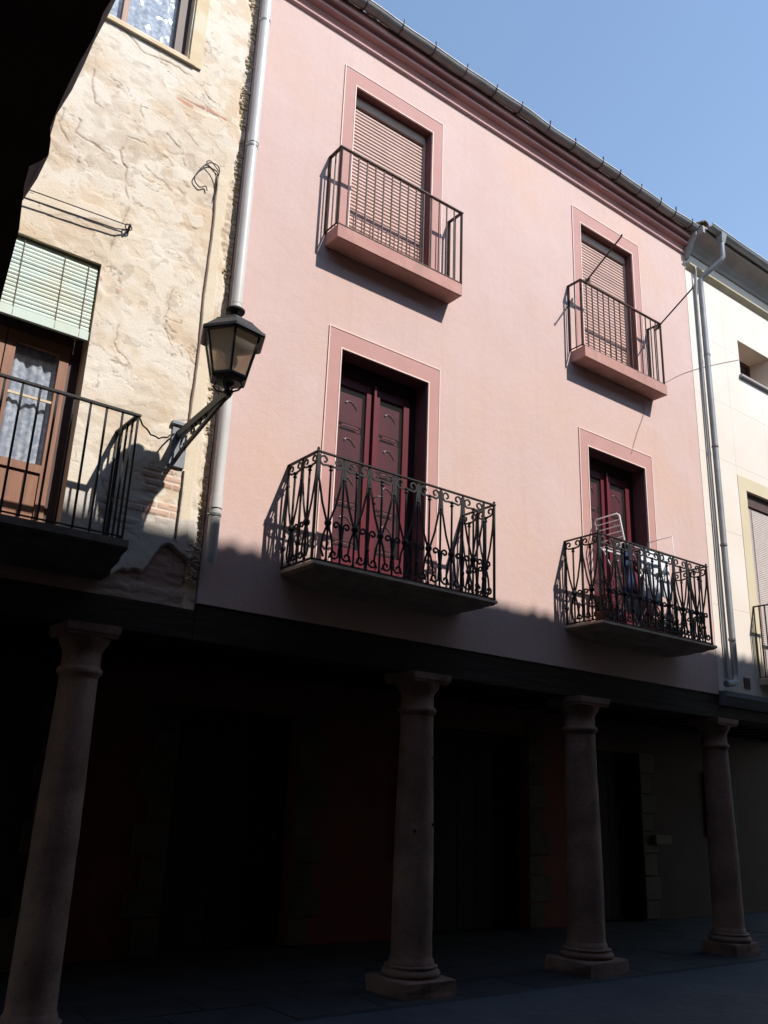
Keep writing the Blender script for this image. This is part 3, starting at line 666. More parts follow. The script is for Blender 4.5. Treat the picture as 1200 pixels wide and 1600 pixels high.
# numpy noise
rng = np.random.RandomState(11); TB = rng.rand(256, 256)
def vn(x, y):
    xi = np.floor(x).astype(int); yi = np.floor(y).astype(int); fx = x - xi; fy = y - yi
    fx = fx * fx * (3 - 2 * fx); fy = fy * fy * (3 - 2 * fy)
    g_ = lambda a, b: TB[a & 255, b & 255]
    return (g_(xi, yi) * (1 - fx) + g_(xi + 1, yi) * fx) * (1 - fy) + (g_(xi, yi + 1) * (1 - fx) + g_(xi + 1, yi + 1) * fx) * fy
def fbm(x, y, o=5, ox=0.0):
    t = 0; a = .5; s_ = 0
    for i in range(o):
        t = t + a * vn(x * 2 ** i + ox + i * 17.3, y * 2 ** i + ox * 1.7 + i * 5.1); s_ += a; a *= .5
    return t / s_
def sstep(a, b, x):
    t = np.clip((x - a) / (b - a), 0, 1); return t * t * (3 - 2 * t)
def seg_dist(X, Z, pts):
    d = np.full(X.shape, 9.0)
    for (x0, z0), (x1, z1) in zip(pts[:-1], pts[1:]):
        vx, vz = x1 - x0, z1 - z0; L = vx * vx + vz * vz
        t = np.clip(((X - x0) * vx + (Z - z0) * vz) / L, 0, 1)
        d = np.minimum(d, np.hypot(X - x0 - t * vx, Z - z0 - t * vz))
    return d
gx = np.arange(1.0, 3.0901, 0.0085); gz = np.arange(3.06, 10.25, 0.009)
gx = np.unique(np.round(np.append(gx, [W1[1], W2[0], W2[1], 3.09]), 4)); gz = np.unique(np.round(np.append(gz, [W1[2], W1[3], W2[2], W2[3]]), 4))
X, Z = np.meshgrid(gx, gz, indexing='ij')
Xw = X + .06 * (fbm(X * 6, Z * 6, 3, 3) - .5); Zw = Z + .06 * (fbm(X * 6, Z * 6, 3, 9) - .5)
low = fbm(X * 1.1, Z * 1.1, 4, 1); mid = fbm(X * 4, Z * 4.5, 5, 21); hi = fbm(X * 16, Z * 16, 4, 33)
h = (low - .5) * .009 + (mid - .5) * .0035 + (hi - .5) * .002
stones = fbm(Xw * 7, Zw * 13, 3, 50)
patch = sstep(.545, .60, fbm(Xw * 2.4, Zw * 3.2, 5, 71) + .03 * (hi - .5))            # plaster skim gone
patch *= sstep(2.92, 2.80, X)
h -= patch * (.002 + .004 * (stones - .35))
flake = sstep(.50, .52, fbm(Xw * 5, Zw * 6, 4, 90)) * sstep(.62, .50, fbm(Xw * 1.7, Zw * 1.7, 3, 95)); h += flake * .002
cream_ = np.array([.63, .53, .41]); white_ = np.array([.67, .60, .505]); ochre_ = np.array([.57, .435, .30]); brown_ = np.array([.49, .385, .285]); brick_ = np.array([.47, .235, .16]); dirt_ = np.array([.24, .18, .13])
def mixc(c, k, t): return c * (1 - t[..., None]) + k * t[..., None]
C = np.ones(X.shape + (3,)) * cream_
C = mixc(C, white_, sstep(.46, .60, fbm(X * 2, Z * 2, 5, 12)))
C = mixc(C, ochre_, .75 * sstep(.53, .66, fbm(X * 3, Z * 3.5, 5, 44)))
C = mixc(C, white_, .6 * flake)
C = mixc(C, brown_, patch * (.12 + .38 * sstep(.4, .6, stones)))
C = mixc(C, brown_ * .8, .45 * sstep(.60, .68, fbm(Xw * 9, Zw * 10, 4, 61)) * sstep(.45, .6, fbm(X * 1.5, Z * 1.5, 3, 66)))
# bricks showing: beside the lamp and a course high up
def bricks(cx, cz, rx, rz, seedo, amt=1.0, depth=.006):
    global h, C
    m_ = sstep(1.15, .8, np.hypot((Xw - cx) / rx, (Zw - cz) / rz) + .5 * (fbm(X * 5, Z * 5, 3, seedo) - .5))
    row = np.floor(Z / .062); u = (X + (row % 2) * .12) / .24; v_ = Z / .062
    jt = np.minimum(np.abs(u - np.round(u)) * .24, np.abs(v_ - np.round(v_)) * .062)
    inb = sstep(.004, .010, jt) * (TB[(np.floor(u).astype(int) * 7 + seedo) & 255, row.astype(int) & 255] > .35)
    C = mixc(C, brick_, m_ * inb * amt); h = h - m_ * (1 - inb) * depth
bricks(2.66, 3.98, .20, .28, 5, .6); bricks(2.62, 7.93, .28, .045, 8, .8); bricks(1.98, 5.75, .09, .14, 14, .6); bricks(2.4, 3.75, .25, .10, 19, .45)
# cracks
cracks = [([(1.93, 7.22), (1.90, 7.05), (1.98, 6.90), (1.99, 6.72), (2.05, 6.55), (2.03, 6.40), (1.98, 6.22), (1.92, 6.0), (1.88, 5.86)], .011),
          ([(1.93, 7.22), (2.10, 7.25), (2.3, 7.2), (2.42, 7.08)], .006), ([(1.55, 7.75), (1.57, 7.55), (1.60, 7.42), (1.80, 7.38)], .010),
          ([(1.36, 7.20), (1.52, 7.17), (1.48, 7.02), (1.70, 7.0), (1.86, 6.95)], .009), ([(1.36, 7.20), (1.34, 7.04), (1.45, 6.90)], .007),
          ([(2.30, 7.45), (2.44, 7.36), (2.50, 7.22)], .009), ([(1.75, 8.34), (1.95, 8.22), (2.3, 8.25), (2.52, 8.22), (2.7, 8.1)], .010),
          ([(2.25, 7.62), (2.45, 7.6), (2.6, 7.5)], .006), ([(2.0, 5.55), (2.12, 5.4), (2.10, 5.15), (2.25, 5.05)], .006), ([(2.55, 5.9), (2.5, 5.6), (2.6, 5.3)], .005)]
for pts, wdt in cracks:
    d = seg_dist(Xw + .035 * (hi - .5), Zw + .035 * (fbm(X * 14, Z * 14, 3, 77) - .5), pts)
    t = sstep(wdt * 1.05, wdt * .25, d) * sstep(.30, .42, fbm(X * 5, Z * 5, 2, int(wdt * 9000)))
    h -= t * .008; C = mixc(C, dirt_ * .9, t * .6); C = mixc(C, brown_, .22 * sstep(.05, .01, d))
# short fissures along the edges of the plaster coats
for so_, fx_, fz_, wd_ in ((201, 2.3, 4.2, .0045), (233, 3.9, 6.5, .004), (251, 1.3, 2.4, .0035)):
    rg = fbm(Xw * fx_ + .4 * Zw, Zw * fz_ + .5 * Xw, 5, so_); q_ = np.abs(rg - .5)
    gate = sstep(.54, .62, fbm(X * 4.5, Z * 5.5, 3, so_ + 7)) * sstep(2.95, 2.85, X)
    t = sstep(wd_ * 2, wd_ * .6, q_) * gate
    h -= t * .004; C = mixc(C, dirt_, t * .55); h += gate * .001 * sstep(-.01, .01, rg - .5)
# smooth plaster strip along the cable and sides
sm = sstep(2.845, 2.86, X) * sstep(2.955, 2.94, X + .05 * (mid - .5)) * sstep(7.3, 7.2, Z)
h = h * (1 - .75 * sm) + sm * .004; C = mixc(C, np.array([.64, .545, .41]), sm * .8)
# ragged right edge with rubble
edge = sstep(2.975, 3.01, X + .16 * (fbm(X * 3, Z * 2.2, 4, 101) - .5) + .04 * (hi - .5))
h -= edge * (.012 + .028 * (fbm(X * 22, Z * 22, 3, 110) - .3)); C = mixc(C, brown_ * .95, edge * (.15 + .6 * sstep(.4, .6, fbm(X * 18, Z * 20, 3, 112))))
# broken lower edge
be = 3.42 + .22 * (fbm(X * 3.2, X * 0 + 3.3, 4, 120) - .5) * 2 - .12 * sstep(2.9, 2.4, X) + .10 * sstep(2.55, 2.75, X)
lowm = sstep(.015, -.015, Z - be + .03 * (hi - .5))
h -= lowm * (.028 + .03 * (fbm(X * 5, Z * 14, 3, 131) - .4)); C = mixc(C, np.array([.27, .165, .13]), lowm * .9)
lowm2 = sstep(.02, -.02, Z - 3.22 + .1 * (mid - .5)); C = mixc(C, np.array([.40, .30, .24]), lowm2 * .6)
C = mixc(C, np.array([.50, .46, .42]), .7 * sstep(.01, -.01, Z - 3.78 + .2 * (low - .5)) * (1 - lowm))
fade = sstep(3.07, 3.09, Z)
Yv = -(h + .012)
Yv = np.where(X >= 3.0899, .02, Yv)
nx_, nz_ = X.shape
V = np.stack([X, Yv, Z], -1).reshape(-1, 3); idx = np.arange(nx_ * nz_).reshape(nx_, nz_)
ops_ = (W1, W2); cxm = (gx[:-1] + gx[1:]) / 2; czm = (gz[:-1] + gz[1:]) / 2
CX, CZ = np.meshgrid(cxm, czm, indexing='ij'); keep = np.ones(CX.shape, bool)
for o in ops_: keep &= ~((CX > o[0]) & (CX < o[1]) & (CZ > o[2]) & (CZ < o[3]))
F = np.stack([idx[:-1, :-1], idx[1:, :-1], idx[1:, 1:], idx[:-1, 1:]], -1)[keep]
me = bpy.data.meshes.new('plaster_face'); me.from_pydata(V.tolist(), [], F.tolist())
me.polygons.foreach_set('use_smooth', [True] * len(me.polygons))
ca = me.attributes.new('paint', 'FLOAT_COLOR', 'POINT'); cc = np.concatenate([C.reshape(-1, 3), np.ones((nx_ * nz_, 1))], 1).astype(np.float32)
ca.data.foreach_set('color', cc.ravel()); me.materials.append(M['oldwall']); me.update()
pf = bpy.data.objects.new('plaster_face', me); col.objects.link(pf); pf.parent = old; pf.location = -Vector(old.location)
# lining of the openings (thin returns joining the face to the wall behind)
for o in ops_:
    part('reveal', MB().box(o[1] + .0005, o[1] + .03, -.004, .031, o[2], o[3]), M['sillplaster'], old)
    part('reveal', MB().box(o[0] - .03, o[1] + .03, -.004, .031, o[3] + .0005, o[3] + .03), M['sillplaster'], old)
# left of x=1.0 plain plaster
lf = MB(); lf.wall(OX0, 1.0, 3.06, 10.25, -.015, .029, [W1, W2]); part('plaster_panel', lf, M['sillplaster'], old)
# rubble stones on the right edge
random.seed(21); rb = MB()
def blob(s, c, rx, ry, rz):
    ph = [random.uniform(.75, 1.2) for _ in range(26)]; vs = []; k = 0
    vs.append((c[0], c[1], c[2] - rz))
    for i in range(1, 4):
        th = math.pi * i / 4 - math.pi / 2
        for j in range(6):
            a = 2 * math.pi * j / 6 + i * .4; q = ph[k]; k += 1
            vs.append((c[0] + rx * math.cos(th) * math.cos(a) * q, c[1] + ry * math.cos(th) * math.sin(a) * q, c[2] + rz * math.sin(th) * q))
    vs.append((c[0], c[1], c[2] + rz))
    fs = [(0, 1 + (j + 1) % 6, 1 + j) for j in range(6)] + [(1 + i * 6 + j, 1 + i * 6 + (j + 1) % 6, 7 + i * 6 + (j + 1) % 6, 7 + i * 6 + j) for i in range(2) for j in range(6)] + [(19, 13 + j, 13 + (j + 1) % 6) for j in range(6)]
    s.add(vs, fs)
z = 3.3
while z < 10.2:
    wd = .012 + .07 * max(0, fbm(np.array([z * 1.9]), np.array([2.2]), 3, 5)[0] * 2.4 - .9) + (.05 if z < 4.1 else 0) + (.03 if z > 7.4 else 0)
    x_ = 3.078
    while x_ > 3.078 - wd:
        r_ = random.uniform(.007, .017) * (1.7 if random.random() < .12 else 1); blob(rb, (x_ - r_, random.uniform(-.004, .016), z + random.uniform(-.02, .02)), r_ * random.uniform(1.0, 1.9), r_ * .9, r_ * random.uniform(.5, .9)); x_ -= r_ * random.uniform(1.6, 3.0)
    z += random.uniform(.016, .032)
part('rubble_edge', rb, M['rubble'], old, kind='stuff')
# top window
s = MB(); s.box(2.275, W2[1] - .001, .08, .16, W2[2], W2[3]); s.box(1.423, 1.50, .08, .16, W2[2], W2[3]); s.box(1.50, 2.275, .08, .16, W2[2], W2[2] + .05); s.box(1.423, 2.384, .40, .41, W2[2], W2[3])
tw_ = part('window', s, M['darkbrown'], old)
s = MB(); s.box(1.74, 1.79, .085, .15, W2[2] + .05, W2[3]); part('stile', s, M['brownwood'], tw_)
s = MB(); s.box(1.501, 2.274, .115, .12, W2[2] + .051, W2[3]); part('pane', s, M['glass'], tw_)
def curtain(x0, x1, y, z0, z1, amp=.012, fr=34, n=60, ph=0.0):
    s = MB(); vs = []
    for i in range(n + 1):
        x = x0 + (x1 - x0) * i / n
        for j in range(7):
            t = j / 6; vs.append((x, y + amp * math.sin(x * fr + ph + t * .5) + amp * .6 * math.sin(x * fr * 2.3 + ph * 2), z0 + (z1 - z0) * t))
    s.add(vs, [(i * 7 + j, i * 7 + 7 + j, i * 7 + 8 + j, i * 7 + 1 + j) for i in range(n) for j in range(6)], True); return s
part('curtain', curtain(1.50, 2.27, .15, W2[2] + .06, W2[3] - .01, .008), M['frost'], tw_)
s = MB(); s.extrude_x([(.08, W2[2] - .004), (.03, W2[2] - .004), (-.045, W2[2] - .045), (-.045, W2[2] - .085), (.03, W2[2] - .10), (.08, W2[2] - .10)][::-1], 1.42, 2.46); part('sill', s, M['sillplaster'], old)
s = MB(); s.box(2.40, 2.53, -.034, .0, 8.35, 9.9); part('side_band', s, M['sillplaster'], old)
# balcony door
ZD0 = 3.47
s = MB(); s.box(1.80, W1[1] - .002, .16, .24, ZD0, W1[3] - .003); s.box(W1[0] + .002, .84, .16, .24, ZD0, W1[3] - .003); s.box(.84, 1.80, .16, .24, 5.10, W1[3] - .003)
s.box(W1[0] + .002, W1[1] - .002, .36, .37, ZD0, W1[3] - .003)
dr = part('balcony_door', s, M['darkbrown'], old)
for a, b in ((.842, 1.29), (1.30, 1.798)):
    s = MB(); s.bbox(b - .075, b, .15, .20, ZD0 + .01, 5.098, .005); s.bbox(a, a + .075, .15, .20, ZD0 + .01, 5.098, .005)
    s.box(a + .075, b - .075, .155, .195, 5.0, 5.098); s.box(a + .075, b - .075, .148, .195, 3.955, 4.02); s.box(a + .075, b - .075, .155, .195, ZD0 + .01, ZD0 + .07)
    s.box(a + .075, b - .075, .17, .185, 4.02, 4.021)
    part('door_leaf', s, M['brownwood'], dr)
    s = MB(); s.box(a + .075, b - .075, .162, .176, 4.56, 4.58); part('glazing_bar', s, M['sillplaster'], dr)
    s = MB(); s.box(a + .076, b - .076, .178, .182, 4.021, 4.999); part('pane', s, M['glass'], dr)
    n = 3; w_ = (b - a - .15) / n
    for i in range(n):
        s = MB(); s.bbox(a + .075 + i * w_ + .002, a + .075 + (i + 1) * w_ - .002, .165, .188, ZD0 + .071, 3.954, .004); part('plank', s, M['brownwood'], dr)
    part('curtain', curtain(a + .06, b - .06, .222, 4.0, 5.02, .012, 40, ph=a * 3), M['lace'], dr)
# mint blind
bx = thing('roller_blind', (1.3, 0.03, 5.13), 'mint green slatted blind half lowered over the old house balcony door', 'blind')
bs_ = MB(); bs_.extrude_x([(.006, .001), (-.004, .004), (-.007, .017), (-.003, .031), (.006, .0345)], -.55, .55); bsm = bs_.mesh('slat', M['mint'])
for i in range(18):
    zz = 5.215 + i * .0352; yy = .012 + .03 * (zz - 5.13)
    o = inst('slat', bsm, bx, (1.325, yy, zz + random.uniform(-.0015, .0015))); o.rotation_euler = (random.uniform(-.12, .12), random.uniform(-.0015, .0015), 0)
s = MB(); s.bbox(.775, 1.878, .0, .028, 5.125, 5.212, .006); part('bottom_rail', s, M['mint'], bx)
for xx in (.95, 1.27, 1.60, 1.80):
    s = MB(); s.tube([(xx, .001, 5.14), (xx, .018, 5.84)], .0035, 5); part('cord', s, M['greycable'], bx)
s = MB(); s.box(.757, 1.888, .045, .12, 5.855 - .05, 5.855); part('headbox', s, M['darkbrown'], bx)
# balcony of old house
s = MB(); s.extrude_x([(.0, 3.38), (.0, 3.16), (-.16, 3.18), (-.20, 3.22), (-.34, 3.25), (-.37, 3.29), (-.47, 3.31), (-.49, 3.33), (-.49, 3.385)], .42, 2.27)
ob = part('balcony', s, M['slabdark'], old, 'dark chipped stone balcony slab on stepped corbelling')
rail_simple(ob, .47, 2.228, .45, 3.40, 4.405, 14, 4, M['iron'], bar_r=.0075, twist=False, railflat=(.018, .009))
# arcade of the old house
arcade(old, OX0, XL - .002, M['beam'], zt=3.06, zb=2.80, ops=[(.6, 1.9, .012, 2.4)], back_m=M['arc_dark'])
quoins(old, 3.05, 2.4, w=(.22, .32), face=-1, seed=8); arcdoor(old, .6, 1.9, 2.4)
s = MB(); s.bbox(2.05, 2.95, 2.25, 2.58, .02, .45, .02); part('bench', s, M['quoin'], old)
column(old, 2.225, 0.06, 'stone column at the left under the old house', r=0.165, plinth=0.28, seed=4, drop=.135)
bk = MB(); bk.box(OX0, XL - .002, 3.2, 3.4, 0, 11.0); part('rear_wall', bk, M['arc_dark'], old)
roof(old, OX0, XL - .01, -0.25, 10.42, 0.30, 3.4, 1, seed=6)

# loose lines on the old wall
s = MB()
tag(part('clothes_line', MB().tube([(.2, -.06, 6.27), (1.2, -.06, 6.245), (2.04, -.06, 6.30)], .0055, 6), M['cable']), 'upper dark line stretched across the plaster above the mint blind', 'clothes line', 'lines above the mint blind')
tag(part('clothes_line', MB().tube([(.2, -.06, 6.16), (1.2, -.06, 6.16), (1.95, -.055, 6.225), (2.04, -.05, 6.262)], .0065, 6), M['cable']), 'lower dark line stretched across the plaster above the mint blind', 'clothes line', 'lines above the mint blind')
hk = thing('wall_hook', (2.06, -.0, 6.27), 'small rusty iron hook holding the ends of the two clothes lines', 'hook')
part('spike', MB().tube([(2.07, .02, 6.26), (2.055, -.09, 6.30)], .012, 6), M['brown_iron'], hk)
part('ring', MB().tube([(2.055 + .03 * math.cos(a), -.05, 6.29 + .03 * math.sin(a)) for a in [i * .6283 for i in range(11)]], .006, 5), M['brown_iron'], hk)
# vertical cable with loop at its top
cp_ = []
random.seed(4)
for i in range(40):
    t = i / 39; z = 7.25 - t * 2.65; cp_.append((2.838 + .006 * math.sin(z * 5) + random.uniform(-.002, .002), -.022, z))
loop = [(2.838, -.022, 7.25), (2.84, -.03, 7.33), (2.80, -.04, 7.36), (2.72, -.04, 7.34), (2.64, -.04, 7.22), (2.60, -.035, 7.10), (2.66, -.03, 7.04), (2.72, -.03, 7.08), (2.74, -.03, 7.04)]
cb = thing('wall_cable', (2.838, 0, 4.6), 'brown cable running down the cream plaster with a loose loop at its top', 'cable')
part('cable_run', MB().tube(cp_, .012, 6), M['greycable'], cb)
part('cable_loop', MB().tube(smooth(loop), .006, 6), M['cable'], cb)
part('cable_loop', MB().tube(smooth([(2.82, -.04, 6.98), (2.83, -.04, 7.15), (2.78, -.045, 7.27), (2.70, -.04, 7.33), (2.74, -.04, 7.37), (2.84, -.035, 7.30)]), .005, 6), M['cable'], cb)
tag(part('cable', MB().tube([(2.835, -.024, 4.22), (2.838, -.022, 4.0), (2.832, -.022, 3.62)], .009, 6), M['cable']), 'short brown cable dropping from the grey box to the broken plaster edge', 'cable')
cw = [(2.228 + (2.70 - 2.228) * t, -.44 + .40 * t, 4.40 + .12 * t - .10 * math.sin(t * math.pi)) for t in [i / 20 for i in range(21)]]
tag(part('cable', MB().tube([(x + .006 * math.sin(i * 1.3), y, z + .006 * math.cos(i * 1.3)) for i, (x, y, z) in enumerate(cw)], .007, 6), M['cable']), 'black cable sagging from the old balcony rail to the lamp bracket box', 'cable')

# ------------------------------------------------------------------ STREET LAMP
LX, LD = 2.745, 0.90
lamp = thing('street_lamp', (LX, 0, 4.4), 'black six sided wall lantern on a scrolled iron bracket', 'street lamp')
s = MB(); s.bbox(LX - .055, LX + .085, -.035, .0, 4.23, 4.60, .008); s.bbox(LX - .07, LX + .09, -.055, .0, 4.601, 4.65, .012); part('wall_box', s, M['plasticgrey'], lamp)
s = MB(); s.tube([(LX, -.03, 4.52), (LX, -LD - .03, 4.60)], 0, 4, flat=(.022, .032), sm=False, refv=(0, 0, 1))
arm = part('arm', s, M['lampmetal'], lamp)
s = MB(); pts = [(LX, -.03 - .84 * t, 4.30 + .27 * t ** .8 - .015 * math.sin(t * math.pi)) for t in [i / 10 for i in range(11)]]
s.tube(pts, 0, 4, flat=(.014, .013), sm=False, refv=(1, 0, 0)); part('strut', s, M['lampmetal'], arm)
def yz_spiral(cy, cz, r0, r1, a0, a1, n=16): return [(LX, cy + (r0 + (r1 - r0) * i / n) * math.cos(a0 + (a1 - a0) * i / n), cz + (r0 + (r1 - r0) * i / n) * math.sin(a0 + (a1 - a0) * i / n)) for i in range(n + 1)]
s = MB(); s.tube(yz_spiral(-.17, 4.42, .085, .02, -2.0, 5.2), 0, 4, flat=(.010, .006), sm=False, refv=(1, 0, 0)); part('scroll', s, M['lampmetal'], arm); s = MB(); s.tube(yz_spiral(-.33, 4.475, .055, .012, 2.5, -4), 0, 4, flat=(.010, .006), sm=False, refv=(1, 0, 0))
part('scroll', s, M['lampmetal'], arm); s = MB(); s.tube(yz_spiral(-.45, 4.515, .036, .010, 2.5, -4), 0, 4, flat=(.010, .006), sm=False, refv=(1, 0, 0)); part('scroll', s, M['lampmetal'], arm); s = MB(); s.tube(yz_spiral(-.55, 4.54, .026, .008, 2.5, -4), 0, 4, flat=(.010, .006), sm=False, refv=(1, 0, 0))
part('scroll', s, M['lampmetal'], arm)
s = MB(); s.lathe([(.018, 4.585), (.035, 4.60), (.035, 4.615), (.020, 4.63), (.016, 4.655), (.03, 4.665), (.05, 4.68)], (LX, -LD), 16)
for k in range(4):
    a = math.pi / 4 + k * math.pi / 2; ca, sa = math.cos(a), math.sin(a)
    s.tube([(LX + .02 * ca, -LD + .02 * sa, 4.61), (LX + .09 * ca, -LD + .09 * sa, 4.63), (LX + .12 * ca, -LD + .12 * sa, 4.665), (LX + .10 * ca, -LD + .10 * sa, 4.70)], .008, 5)
part('cradle', s, M['lampmetal'], lamp)
ROT = R(8)
def hexv(r, z, rot=ROT): return [(LX + r * math.cos(rot + k * math.pi / 3), -LD + r * math.sin(rot + k * math.pi / 3), z) for k in range(6)]
zb_, zt_ = 4.735, 5.085; rb_, rt_ = .150, .235
s = MB(); s.lathe([(.10, 4.69), (.150, 4.705), (.160, 4.72), (.160, 4.735), (.148, 4.745)], (LX, -LD), 6, False, ROT); part('bottom_ring', s, M['lampmetal'], lamp)
A_, B_ = hexv(rb_, zb_), hexv(rt_, zt_)
for k in range(6):
    j = (k + 1) % 6
    s = MB(); s.tube([A_[k], B_[k]], 0, 4, flat=(.008, .008), sm=False); part('frame_bar', s, M['lampmetal'], lamp)
    s = MB(); ins = .996
    q = [Vector(A_[k]), Vector(A_[j]), Vector(B_[j]), Vector(B_[k])]; c_ = sum(q, Vector()) / 4; nrm = (q[1] - q[0]).cross(q[3] - q[0]).normalized()
    q = [c_ + (p - c_) * .95 for p in q]
    s.add([p for p in q] + [p - nrm * .003 for p in q], [(0, 1, 2, 3), (7, 6, 5, 4), (0, 4, 5, 1), (1, 5, 6, 2), (2, 6, 7, 3), (3, 7, 4, 0)]); part('pane', s, M['lampglass'], lamp)
s = MB(); s.lathe([(.215, 5.07), (.272, 5.062), (.285, 5.075), (.282, 5.10), (.255, 5.118), (.17, 5.20), (.165, 5.212), (.12, 5.235), (.118, 5.24), (.05, 5.285)], (LX, -LD), 6, False, ROT); part('hood', s, M['lampmetal'], lamp)
s = MB(); s.lathe([(.045, 5.28), (.035, 5.31), (.075, 5.325), (.08, 5.345), (.06, 5.36), (.02, 5.372)], (LX, -LD), 16); part('finial', s, M['black'], lamp)
s = MB(); s.lathe([(.03, 4.75), (.035, 4.76), (.035, 4.82), (.055, 4.86), (.06, 4.90), (.04, 4.95), (.01, 4.965)], (LX, -LD), 14); part('bulb', s, M['white'], lamp)

# ------------------------------------------------------------------ CREAM HOUSE (right)
cr = thing('terraced_house', (12.8, 0, 0), 'cream rendered house with a metal downpipe right of the pink house', 'house')
CX0, CX1 = 10.66, 17.0
WA = (11.99, 12.95, 8.27, 8.90); WBo = (11.815, 13.0, 3.44, 6.27); WC = (14.6, 15.8, 3.44, 6.27); WD = (14.8, 15.7, 8.27, 8.9)
s = MB(); s.wall(CX0, CX1, 3.17, 10.3, 0.012, .5, [WA, WBo, WC, WD]); part('wall', s, M['joint'], cr)
sur = [(11.60, 13.21, 3.44, 6.48), (14.39, 16.0, 3.44, 6.48)]
holes = [WA, WD] + sur
xs_ = [10.66, 11.60, 12.55, 13.5, 14.45, 15.4, 16.3, 17.0]; zs_ = [3.17, 4.35, 5.5, 6.62, 7.58, 8.60, 9.66]
for i in range(len(xs_) - 1):
    for j in range(len(zs_) - 1):
        a, b, c0_, d0 = xs_[i] + .0015, xs_[i + 1] - .0015, zs_[j] + .0015, zs_[j + 1] - .0015
        hl = [q for q in holes if q[0] < b and q[1] > a and q[2] < d0 and q[3] > c0_]
        s = MB(); s.wall(a, b, c0_, d0, -.002, .011, hl)
        if s.v: part('panel', s, M['cream'], cr)
for q, o in ((sur[0], WBo), (sur[1], WC)):
    s = MB(); s.wall(q[0] + .003, q[1] - .003, q[2], q[3] - .003, -.007, .011, [(o[0], o[1], o[2] - 1, o[3])]); part('window_surround', s, M['yellow'], cr)
s = MB(); s.box(CX0, CX1, -.003, .011, 9.665, 10.02); part('frieze', s, M['cream'], cr)
s = MB(); s.extrude_x([(.0, 9.66), (-.05, 9.70), (-.075, 9.73), (-.075, 9.755), (-.0, 9.78)][::-1], CX0 + .04, CX1); part('moulding', s, M['olive'], cr)
s = MB(); s.extrude_x([(.01, 9.98), (-.03, 9.985), (-.055, 10.03), (-.12, 10.10), (-.20, 10.15), (-.30, 10.175), (-.335, 10.18), (-.335, 10.298), (.01, 10.298)][::-1], CX0 + .06, CX1); part('eave_cornice', s, M['greysoffit'], cr)
gutter(cr, CX0 + .12, CX1, -.40, 10.29, .07, M['zinc'], wav=.003)
roof(cr, CX0 + .02, CX1, -.30, 10.33, .30, 3.6, 1, seed=9)
s = MB(); s.box(CX0 + .003, CX1, 3.2, 3.4, 0, 11.3); part('rear_wall', s, M['arc_dark'], cr)
for o in (WA, WD):
    s = MB(); s.box(o[0] + .002, o[0] + .05, .36, .42, o[2], o[3]); s.box(o[1] - .05, o[1] - .002, .36, .42, o[2], o[3]); s.box(o[0] + .05, o[1] - .05, .36, .42, o[3] - .05, o[3]); s.box(o[0] + .05, o[1] - .05, .36, .42, o[2], o[2] + .05); s.box(o[0] + .002, o[1] - .002, .44, .45, o[2], o[3])
    wn = part('window', s, M['darkbrown'], cr); s = MB(); s.box(o[0] + .05, o[1] - .05, .385, .39, o[2] + .05, o[3] - .05); part('pane', s, M['glass'], wn)
    s = MB(); s.bbox(o[0] - .05, o[1] + .05, -.055, .30, o[2] - .052, o[2] - .003, .006); part('sill', s, M['greysoffit'], cr)
for o in (WBo, WC):
    s = MB(); s.box(o[0] + .002, o[1] - .002, .16, .18, o[2], o[3] - .002); s.box(o[0] + .002, o[1] - .002, .06, .159, o[3] - .20, o[3] - .002)
    wn = part('window', s, M['darkbrown'], cr)
    b_ = MB(); w_ = (o[1] - o[0]) / 2 - .01; b_.extrude_x([(.008, .001), (-.002, .003), (-.006, .014), (-.002, .026), (.008, .0285)], -w_, w_); bm_ = b_.mesh('slat', M['bead'])
    for i in range(88): inst('slat', bm_, wn, ((o[0] + o[1]) / 2, .09, o[2] + .02 + i * .0295))
    for xx in (o[0] + .22, o[1] - .22):
        s = MB(); s.tube([(xx, .075, o[2]), (xx, .075, o[3] - .2)], .005, 5); part('cord', s, M['greycable'], wn)
s = MB(); s.bbox(11.66, 13.15, -.36, .0, 3.34, 3.435, .01); cbn = part('balcony', s, M['slabstone'], cr)
rail_simple(cbn, 11.69, 13.12, .34, 3.44, 4.46, 13, 4, M['brown_iron'], bar_r=.008, twist=False, railflat=(.017, .008))
# small vent and ledge
s = MB(); s.box(11.27, 11.42, -.012, -.003, 3.26, 3.41); part('vent', s, M['darkbrown'], cr)
s = MB(); s.extrude_x([(.35, 2.98), (-.02, 2.98), (-.05, 3.02), (-.09, 3.09), (-.10, 3.10), (-.10, 3.165), (.35, 3.168)][::-1], CX0 + .02, CX1); part('ledge', s, M['greyledge'], cr)
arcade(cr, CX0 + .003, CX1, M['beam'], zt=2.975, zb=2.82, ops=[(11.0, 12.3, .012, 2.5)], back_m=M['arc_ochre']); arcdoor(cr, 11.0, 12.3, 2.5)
quoins(cr, 10.98, 2.5, w=(.2, .3), face=-1, seed=12)
quoins(cr, 12.31, 2.5, w=(.3, .4), face=1, seed=14)
s = MB(); s.bbox(14.1, 15.0, 2.55, 2.599, 1.25, 2.3, .01); tag(part('notice_board', s, M['poster']), 'dark notice board on the ochre arcade wall at the right edge', 'notice board')
s = MB(); s.bbox(12.55, 12.95, 2.50, 2.56, 1.12, 1.27, .01); tag(part('wall_plate', s, M['paleplate']), 'pale rectangular plate on the stones beside the arcade doorway', 'plate')
column(cr, 13.6, 0.10, r=0.185, plinth=0.25, seed=6)
